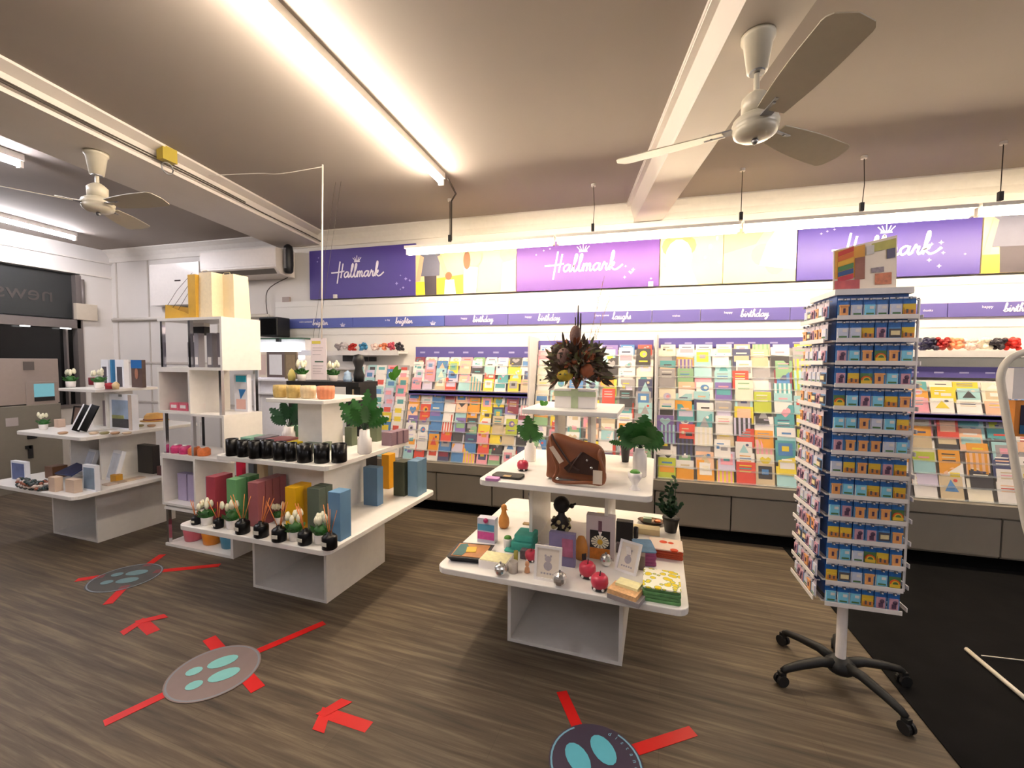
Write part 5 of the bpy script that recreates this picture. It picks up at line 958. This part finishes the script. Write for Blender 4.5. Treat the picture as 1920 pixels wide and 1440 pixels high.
MB().box(-.125, .085, -.002, 0, .015, .25).build('landscape_photo', GLZ, t); MB().box(-.125, .085, -.003, 0, .015, .09).build('dark_foreground', mat('dark foliage photo', (50, 50, 54), .4, var=.5, scale=20), t); MB().box(-.125, .03, -.0035, 0, .09, .12).build('olive_band', mat('olive photo band', (140, 146, 90), .4, var=.4, scale=20), t); MB().box(.09, .128, -.004, 0, 0, .298).build('side_panel', mat('taupe side card', (196, 180, 168), .4), t); MB().box(-.03, .01, -.004, 0, .28, .30).build('hang_tab', STEEL, t)
t = thing('straw_hat', 'tan domed hat on the right part of the middle shelf', 'hat', mid(280, 790, .05), TA); MB().lathe([(.11, 0), (.115, .006), (.085, .012), (.08, .05), (.06, .075), (.0001, .08)], 24).build('crown', mat('tan straw', (206, 160, 90), .7, var=.2), t); MB().lathe([(.088, .008), (.089, .022), (.084, .022)], 24).build('band', mat('maroon band', (120, 50, 44), .6), t)
rnd = random.Random(21)
for i, px in enumerate((118, 176, 196, 216, 238, 262, 284)):
    p = mid(px, 814 if px < 240 else 800, .0); p.y -= .0
    o = tag(MB().lathe([(.022, 0), (.03, .008), (.03, .016), (.02, .02), (.0001, .02)], 12).build('trinket_dish', mat('trinket tan %d' % (i % 3), [(176, 140, 110), (200, 176, 150), (140, 130, 90)][i % 3], .5, var=.4, scale=50), loc=p), 'small tan trinket dish along the front of the middle shelf, %s from the left' % ORD[i], 'dish', 'trinket dishes on the left table')
# lower shelf of T1
def l1(px, py, dy=0): return at(px, py, ZL)+Vector((0, dy, 0))
def photoblock(label, px, py, w, h_, c, dy=.0, rz=TA, lean=0, edge=WC):
    t = thing('photo_block', label, 'photo block', l1(px, py, dy), rz, 'photo blocks of the left table'); M_ = TR(rx=lean)
    MB().box(-w/2, w/2, 0, .03, 0, h_, 0, M_).build('block', edge, t); MB().box(-w*.42, w*.42, -.002, 0, h_*.08, h_*.9, 0, M_).build('photo', c, t); return t
BLP = mat('blue group photo', (84, 100, 150), .4, var=.6, scale=14); PLP = mat('pale snapshot', (206, 214, 232), .35, var=.3, scale=14); MST = mat('misty tower photo', (120, 140, 160), .35, var=.5, scale=14)
photoblock('framed blue group photo at the far left end of the lower shelf', 16, 906, .20, .165, BLP, .06)
bxm('brown_carton', 'brown cardboard carton behind the woven bracelets', 'carton', l1(62, 903, .10), .11, .1, .10, (104, 68, 42), cname='brown cardboard')
photoblock('leaning pale snapshot block with a spotted photo, left one', 130, 895, .165, .22, PLP, .10, TA+R(-8), -.3); photoblock('leaning pale snapshot block, right one beside the misty tower photo', 184, 906, .15, .25, PLP, .08, TA+R(-8), -.25)
photoblock('upright white block with a misty tower photo', 162, 922, .15, .20, MST, .02)
o = MB().prism([(-.10, 0), (.12, 0), (.12, .12), (-.05, .14)], 0, .012, 0, TR(rx=.0)).build('navy_book', mat('navy book cover', (34, 44, 84), .5, var=.6, scale=30), loc=l1(112, 905, .0)+Vector((0, .02, .055)), rz=TA); o.rotation_euler = (R(28), 0, TA); tag(o, 'open navy patterned booklet propped behind the small blocks', 'book')
for i, (px, w, h_) in enumerate(((97, .08, .11), (131, .11, .10))):
    t = bxm('wooden_block', 'pale wooden block on the lower shelf of the left table, %s one' % ['left', 'right'][i], 'block', l1(px, 922+i*2, .0), w, .05, h_, (206, 182, 160), 'pale wooden blocks', cname='pale wood')
rnd = random.Random(8); 
for i in range(8):
    p = l1(44+7.5*i, 912+3*i if i < 4 else 918, 0); mb = MB(); cs = [(70, 74, 76), (206, 190, 180), (150, 90, 70), (40, 60, 60)]
    for k in range(16):
        a = 2*PI*k/16; mb.sph((.036*math.cos(a), .030*math.sin(a), .014+.024*(1+math.cos(a*2+i))), .0125, (k+i) % 4, 7)
    tag(mb.build('bead_bracelet', [mat('bracelet bead %d' % q, c, .35) for q, c in enumerate(cs)], loc=p), 'knotted bead bracelet at the left corner of the lower shelf, %s from the left' % ORD[i], 'bracelet', 'bead bracelets on the left table')
for i, px in enumerate((196, 214, 232, 250)):
    bxm('coaster', 'flat patterned coaster along the right edge of the lower shelf, %s from the left' % ORD[i], 'coaster', l1(px, 911-4*i, .0), .075, .07, .012, [(196, 176, 160), (170, 150, 130), (206, 186, 160)][i % 3], 'coasters on the left table', cname='coaster %d' % (i % 3))
bxm('amber_box', 'amber yellow box behind the misty tower photo', 'box', l1(196, 908, .06), .07, .05, .06, (206, 150, 40), cname='amber yellow card')
t = bxm('dark_picture_box', 'large dark picture box standing in shade on the lower shelf', 'box', l1(240, 893, .12), .26, .06, .25, (46, 42, 42), cname='dark picture print')
t = bxm('maroon_box', 'maroon box at the right end of the lower shelf of the left table', 'box', l1(287, 895, .06), .09, .06, .08, (84, 42, 44), cname='maroon card')
# ================================================================ KIOSK MACHINE BY THE SHOPFRONT
KM = mat('warm grey machine panel', (156, 142, 134), .45); KD = mat('olive grey machine door', (122, 116, 104), .5)
kX = -6.62; kyY = P(112, 740, x=kX).y
k_ = thing('photo_kiosk', 'tall grey kiosk machine with a small blue screen before the black shopfront', 'machine', (kX, kyY, 0), PI/2); w = 1.3; D_k = kX-LX-.04
MB().box(-w, 0, 0, D_k, .98, 1.5).build('upper_cabinet', KM, k_, bevel=.006); MB().box(-w, 0, -.015, D_k, 0, .97).build('lower_cabinet', KD, k_, bevel=.006)
def kz(py): return P(60, py, x=kX).z
def kx(px): return P(px, 740, x=kX).y-kyY
MB().box(kx(48), kx(108), -.010, 0, kz(765), kz(716)).build('screen_surround', KM, k_, bevel=.004)
MB().box(kx(63), kx(101), -.014, -.006, kz(745), kz(720)).build('screen', mat('pale blue screen', (90, 140, 150), .3, emit=lin((120, 180, 190)), es=.22), k_)
MB().box(kx(63), kx(101), -.016, -.006, kz(753), kz(745)).build('screen_bar', BLACK, k_); MB().box(kx(46), kx(66), -.008, 0, kz(694), kz(678)).build('vent_plate', mat('vent plate', (92, 84, 80), .5), k_)
MB().box(kx(45), kx(53), -.04, -.012, kz(858), kz(834)).box(kx(40), kx(50), -.04, -.015, kz(840), kz(834)).build('door_handle', BLACK, k_); MB().box(kx(45), kx(62), -.035, -.01, kz(822), kz(815)).build('lock_slot', BLACK, k_); MB().box(kx(6), kx(30), -.017, -.01, kz(795), kz(780)).build('door_label', mat('kiosk label', (180, 170, 168), .5), k_)
# ================================================================ LEFT WALL FITTINGS
a = P(143, 568, x=LX+.06); b = P(184, 602, x=LX+.06)
tag(MB().box(0, .06, 0, b.y-a.y, 0, a.z-b.z).build('junction_box', mat('beige enamel box', (200, 188, 170), .5), loc=(LX, a.y, b.z), bevel=.004), 'beige box mounted beside the shopfront opening', 'box')
tag(MB().tube([(LX+.03, 4.03, 2.10), (LX+.03, 4.03, 2.55)], .02, 8).build('drain_pipe', fr), 'grey vertical pipe above the beige box', 'pipe')
tag(MB().tube([(LX+.05, WY-.03, 2.05), (-4.35, WY-.03, 2.05)], .022, 8).build('conduit_pipe', TRIM), 'white conduit pipe running along the left back wall', 'pipe')
def wpx(px, py, y=WY-.1): return P(px, py, y=y)
a = wpx(288, 574); b = wpx(378, 491); t = MB().box(a.x, b.x, WY-.14, WY-.013, a.z, b.z).build('fuse_box', CERAM, bevel=.005); tag(t, 'large white wall box with a dark slot, left of the air conditioner', 'wall box'); c = wpx(333, 526, WY-.14); MB().box(c.x-.05, c.x+.05, WY-.143, WY-.14, c.z-.008, c.z+.008).build('slot', DK, t)
Y_ = 4.08; a = P(376, 512, y=Y_); b = P(517, 463, y=Y_); ACM = mat('air conditioner shell', (226, 216, 208), .35)
t = thing('air_conditioner', 'white split air conditioner high on the back wall', 'air conditioner', (a.x, Y_, a.z)); w = b.x-a.x; h_ = b.z-a.z
MB().add([(0, y, z) for y, z in ((0, .02), (0, h_), (.28, h_+.01), (.28, -.06), (.06, -.05))]+[(w, y, z) for y, z in ((0, .02), (0, h_), (.28, h_+.01), (.28, -.06), (.06, -.05))], [(0, 1, 2, 3, 4), (9, 8, 7, 6, 5), (0, 5, 6, 1), (1, 6, 7, 2), (2, 7, 8, 3), (3, 8, 9, 4), (4, 9, 5, 0)]).build('shell', ACM, t)
MB().add([(.04, .012, .004), (w-.04, .012, .004), (w-.04, .055, -.046), (.04, .055, -.046)], [(0, 1, 2, 3), (3, 2, 1, 0)]).build('louvre', mat('louvre grey', (150, 142, 134), .5), t); MB().box(.0, w, -.004, 0, h_*.18, h_*.96).build('front_panel', ACM, t)
a = P(533, 515, y=4.25); b = P(550, 455, y=4.25)
t = thing('black_speaker', 'tall black curved speaker on a bracket right of the air conditioner', 'speaker', (P(541, 500, y=4.2).x, 4.2, a.z)); MB().lathe([(.03, 0), (.05, .02), (.055, .1), (.055, .26), (.045, .31), (.02, .33)], 14).build('speaker_body', BLACK, t); MB().box(-.015, .015, -.057, -.045, .05, .28).build('grille_strip', STEEL, t); MB().tube([(0, 0, .28), (-.1, .06, .26), (-.12, .16, .25)], .008, 6).build('bracket', BLACK, t)
a = P(478, 630, y=4.0); b = P(508, 592, y=4.0); t = thing('black_monitor', 'black box speaker on the wall above the white display rack', 'speaker', ((a.x+b.x)/2, 4.1, a.z)); MB().box(-.16, .1, 0, .2, 0, b.z-a.z, 0).build('case', BLACK, t, bevel=.01); MB().box(-.13, .08, -.006, 0, .02, b.z-a.z-.02).build('speaker_grille', PITCH, t)
tag(MB().tube(smooth_pts([(P(540, 520, y=4.3).x, 4.3, P(540, 520, y=4.3).z), (P(500, 545, y=4.33).x, 4.34, P(500, 545, y=4.33).z), (P(484, 592, y=4.2).x, 4.34, P(484, 592, y=4.2).z)], 5), .005, 6).build('speaker_cable', CAB), 'thin cable looping from the tall speaker to the box speaker', 'cable')
a = wpx(527, 560); tag(MB().box(a.x-.05, a.x+.05, WY-.03, WY, a.z-.03, a.z+.03).build('thermostat', mat('thermostat', (176, 160, 152), .5)), 'small grey wall control left of the first violet sign', 'wall control')
p = P(327, 293, z=2.93); bx_ = -3.60+(WY-p.y)*DB+.035
t = thing('ceiling_junction_box', 'mustard yellow box and ring on the left ceiling beam', 'junction box', (bx_+.02, p.y, 2.90)); MB().box(-.03, .03, -.05, .05, 0, .095).build('box', mat('mustard enamel', (170, 150, 50), .5), t); MB().tube([(0, .04*math.cos(k*PI/6), -.045+.04*math.sin(k*PI/6)) for k in range(13)], .005, 6).build('ring', STEEL, t)
# hanging rod and paper sign
q = P(605, 310, z=2.995); q2 = P(612, 640, y=q.y)
t = thing('hanging_sign', 'printed paper notice with a yellow bar, hung on a long white rod and wires', 'sign', (P(598, 700, y=2.88).x, 2.88, P(598, 712, y=2.88).z))
z1 = P(598, 634, y=2.88).z-t.location.z; MB().box(-.072, .072, -.002, .002, 0, z1).build('paper', mat('blush white paper', (226, 214, 216), .5), t)
MB().tube([(q.x-t.location.x, q.y-2.88, CZ-t.location.z), (.03, 0, z1-.01)], .006, 8).build('rod', TRIM, t); MB().tube([(-.05, 0, z1), (-.055, .3, CZ-t.location.z)], .0012, 5).tube([(.0, 0, z1), (.0, .3, CZ-t.location.z)], .0012, 5).build('wire', CAB, t)
MB().box(-.058, .02, -.004, -.002, z1-.045, z1-.022).build('yellow_bar', mat('yellow bar', (206, 190, 70), .5), t); MB().box(-.035, .045, -.004, -.002, z1*.42, z1*.42+.010).build('green_bar', mat('dark green bar', (70, 96, 76), .5), t)
mb = MB()
for k, zf in enumerate((.76, .70, .60, .33, .26, .20, .14)): mb.box(-.055, .045-.012*(k % 3), -.0035, -.002, z1*zf, z1*zf+.004)
mb.build('text_lines', mat('pale text grey', (168, 156, 160), .6), t)
tag(MB().tube(smooth_pts([(q.x, q.y, 2.985), (q.x-.35, q.y-.05, 2.95), (q.x-.6, q.y-.02, 2.992), (q.x-.95, q.y-.15, 2.96)], 4), .003, 5).build('ceiling_string', TRIM), 'white string slung from the rod across the ceiling', 'string')
# black display unit behind the candle table
a = P(540, 714, y=3.15); b = P(675, 714, y=3.15)
t = thing('black_console', 'black console stand behind the candle table, holding tulips and figurines', 'table', ((a.x+b.x)/2, 3.15, 0)); w = (b.x-a.x)/2; zt = a.z
MB().box(-w, w, -.02, .26, zt-.04, zt).build('top', BLACK, t); MB().box(w-.14, w, 0, .24, 0, zt-.04).build('drawer_unit', BLACK, t); MB().box(-w, -w+.03, 0, .24, 0, zt-.04).build('side_panel', BLACK, t); MB().box(w-.075, w-.06, -.004, 0, .8, zt-.06).build('pale_slot', mat('slot beige', (170, 150, 120), .5), t)
def cn(px): return Vector((P(px, 712, y=3.22).x, 3.22, zt))
tulips('white tulip pot left of the hanging notice', cn(566), 1.5, 'tulip pots on the black console', 8); tulips('white tulip pot right of the hanging notice', cn(625), 1.45, 'tulip pots on the black console', 8)
o = MB().lathe([(.035, 0), (.04, .03), (.028, .06), (.032, .075), (.0001, .1)], 12).build('figurine', mat('blue white porcelain', (170, 196, 230), .3, var=.4, scale=40), loc=cn(652)); tag(o, 'blue and white porcelain figurine at the right of the black console', 'figurine')
o = MB().lathe([(.04, 0), (.045, .06), (.03, .12), (.05, .18), (.04, .23), (.0001, .24)], 12).build('black_vase', BLACK, loc=cn(666)+Vector((0, .05, 0))); tag(o, 'black vase behind the porcelain figurine', 'vase')
o = MB().lathe([(.03, 0), (.034, .05), (.02, .09), (.0001, .11)], 12).build('ornament', mat('yellow glass ornament', (220, 206, 120), .3), loc=cn(547)); tag(o, 'pale yellow ornament at the left end of the black console', 'ornament')
# white fixture with frames on the back wall, left
a = P(487, 735, y=4.0); b = P(572, 636, y=4.0)
t = thing('display_cabinet', 'brightly lit white display rack with a green glass top on the back wall', 'display rack', ((a.x+b.x)/2, 4.0, 0)); w = (b.x-a.x)/2
LITW = mat('bright white laminate', (246, 244, 248), .3)
MB().box(-w, w, .0, .34, .5, b.z-.18).box(-w, w, -.0, .34, b.z-.12, b.z).box(-w, -w+.02, -.02, .3, .5, b.z).build('carcass', LITW, t); MB().box(-w-.02, w+.02, -.06, .32, b.z+.001, b.z+.014).build('glass_top', mat('green glass', (70, 104, 84), .15), t)
MB().box(-w-.02, w+.02, -.05, .02, a.z-.02, a.z).build('shelf_lip', LITW, t); MB().box(-.01, .03, -.07, -.03, b.z-.03, b.z+.01).build('clip', BLACK, t); MB().box(-w+.03, w-.03, -.05, -.03, b.z-.135, b.z-.122).build('added_strip_lamp', tubemat('display rack added lamp', COOL, 9.0), t)  # unseen lamp strip, added to brighten the white rack
def bfr(label, px0, px1, py0, py1, m_, inner, y=3.93):
    a = P(px0, py1, y=y); b = P(px1, py0, y=y); o = MB().box(-.5*(b.x-a.x), .5*(b.x-a.x), 0, .02, 0, b.z-a.z).build('framed_print', m_, loc=((a.x+b.x)/2, y, a.z)); tag(o, label, 'picture frame', 'boxed frames on the white display rack'); w = b.x-a.x; MB().box(-w*.36, w*.36, -.002, 0, (b.z-a.z)*.1, (b.z-a.z)*.9).build('print', inner, o); return o
az = P(530, 708, y=3.93)
bfr('white sheet in a dark frame on the white display rack', 501, 533, 660, 707, mat('taupe frame', (110, 96, 96), .5), WC); bfr('blush frame at the left of the white display rack', 485, 500, 660, 707, PAP, mat('blush print', (226, 204, 196), .5)); bfr('brown frame at the right of the white display rack', 534, 556, 660, 710, mat('brown frame', (120, 104, 84), .5), mat('sepia print', (150, 132, 104), .5, var=.3))
MB().box(-w-.02, w+.02, -.09, .02, P(530, 711, y=3.93).z-.02, P(530, 711, y=3.93).z-.002).build('frame_ledge', LITW, t)
for i, px in enumerate((652, 683, 698)):
    q = P(px, 676, y=4.28); bxm('small_photo', 'small dark picture frame under the left bow shelf, %s from the left' % ORD[i], 'picture frame', (q.x, 4.28, q.z-.01), .14 if i == 0 else .09, .02, .05 if i else .09, (44, 42, 42), 'dark frames under the bow shelf', rz=0, cname='charcoal frame')
tag(MB().box(-3.42, -2.44, 4.24, 4.345, 1.40, 1.42).build('frame_ledge', RK), 'thin white ledge of dark frames under the left bow shelf', 'ledge')
mb = MB()
for k in range(5): leafblade(mb, (0, 0, 0), (rnd.uniform(-.02, .12), rnd.uniform(-.04, .02), .02+.04*k), .03, lobed=False, n=5)
q = P(738, 712, y=3.98); tag(mb.build('green_leaf_pick', GREENL, loc=(q.x, 3.96, q.z)), 'bright lime green leaf standing in front of the left card rack', 'leaf')
# ================================================================ FLOOR MARKERS
def tape(label, a, b, w, grp):
    a = Vector(a); b = Vector(b); d = b-a; L = d.length; an = math.atan2(d.y, d.x)
    return tag(MB().box(0, L, -w/2, w/2, .0008, .0022).build('floor_tape', REDT, loc=(a.x, a.y, 0), rz=an), label, 'floor tape', grp)
DISKC = mat('clear worn floor sticker', (150, 132, 128), .35, alpha=.75); DISK1 = mat('translucent floor sticker', (112, 116, 120), .35, alpha=.32); DISKB = mat('plum blue floor sticker', (66, 56, 72), .4); FOOT = mat('pale aqua footprint', (126, 190, 186), .45); FOOTB = mat('aqua blue footprint', (92, 176, 192), .45); RIM = mat('pale sticker rim', (150, 158, 166), .4, alpha=.7)
def foot(mb, x, y, a, s, mi=0):
    M_ = TR(x, y, 0, rz=a, s=s)
    mb.prism(ell(0, .035, .038, .062, 16), .0042, .005, mi, M_); mb.prism(ell(0, -.075, .028, .033, 12), .0042, .005, mi, M_)
def marker(label, c, r_, m_, fm, a, fs, txt=False, rim=RIM):
    t = thing('distance_sticker', label, 'floor sticker', (c[0], c[1], 0), 0, 'footprint floor stickers')
    MB().prism(ell(0, 0, r_, r_, 40), .0025, .0036).build('disc', m_, t)
    n = 40; r1, r2 = r_*.93, r_*.97; vs = [(r1*math.cos(2*PI*k/n), r1*math.sin(2*PI*k/n), .0039) for k in range(n)]+[(r2*math.cos(2*PI*k/n), r2*math.sin(2*PI*k/n), .0039) for k in range(n)]
    fs_ = [(k, (k+1) % n, n+(k+1) % n, n+k) for k in range(n) if not txt or not (6 < k < 14 or 26 < k < 34)]
    MB().add(vs, fs_).build('rim_print', rim, t)
    for s in (-1, 1): mb = MB(); foot(mb, s*.055*math.cos(a), s*.055*math.sin(a), a, fs); mb.build('footprint', fm, t)
    return t
C1 = P(236, 1083, z=0); C2 = P(402, 1260, z=0); C3 = P(1117, 1432, z=0)
def fp(px, py): return P(px, py, z=0)
G = 'red tape arms of the floor crosses'
tape('red tape arm pointing from the far sticker towards the cube tower', fp(274, 1062), fp(305, 1040), .05, G); tape('thin red tape arm running right from the far sticker', fp(289, 1072), fp(412, 1060), .05, G); tape('red tape arm left of the far sticker', fp(143, 1088), fp(196, 1080), .05, G); tape('red tape arm on the near side of the far sticker', fp(236, 1098), fp(202, 1133), .05, G)
tape('long red tape arm from the middle sticker to the lower left', fp(195, 1357), fp(338, 1289), .045, G); tape('long red tape arm from the middle sticker to the upper right', fp(468, 1228), fp(608, 1168), .045, G); tape('short red tape arm above the middle sticker', fp(392, 1197), fp(418, 1226), .06, G); tape('short red tape arm below right of the middle sticker', fp(456, 1262), fp(484, 1293), .06, G)
tape('red tape arm above the nearest sticker', fp(1053, 1297), fp(1092, 1384), .048, G); tape('red tape arm right of the nearest sticker', fp(1175, 1412), fp(1300, 1371), .05, G)
marker('faint translucent footprint sticker, farthest of the three', C1, .205, DISK1, mat('faded footprint', (120, 150, 156), .45, alpha=.7), R(-60), 1.05); marker('worn pale footprint sticker between two long tape arms', C2, .195, DISKC, FOOT, R(-38), 1.05)
mk = marker('dark plum footprint sticker cut by the bottom edge', C3, .175, DISKB, FOOTB, R(35), 1.1, True, mat('aqua rim print', (120, 170, 190), .4))
CV = mat('aqua lettering', (120, 170, 190), .5)
for i, ch in enumerate('social distance'): 
    a = R(150-11*i+0); rr = .148
    if ch != ' ' and i > 6: block(ch, .024, CV, mk, (rr*math.cos(a), rr*math.sin(a), .0042), (0, 0, a-PI/2), ext=.0003)
def arrow(label, tip, tail, hw, w):
    tip = Vector(tip); tail = Vector(tail); d = tail-tip; L = d.length; an = math.atan2(d.y, d.x)
    mb = MB().prism([(.02, -w/2), (L, -w/2), (L, w/2), (.02, w/2)], .0008, .0014)
    for i, s in enumerate((-1, 1)): mb.prism([(-.01, -s*.02), (.035, -s*.02), (hw*.75+.03, s*hw), (hw*.75-.03, s*hw)][::s], .0016+.0008*i, .0022+.0008*i)
    return tag(mb.build('floor_arrow', REDT, loc=(tip.x, tip.y, 0), rz=an), label, 'floor tape', 'red tape arrows')
arrow('red tape arrow with its shaft, between the middle and nearest stickers', fp(602, 1334), fp(692, 1364), .085, .055)
arrow('red tape arrow between the far and middle stickers', fp(262, 1163), fp(288, 1186), .10, .06)
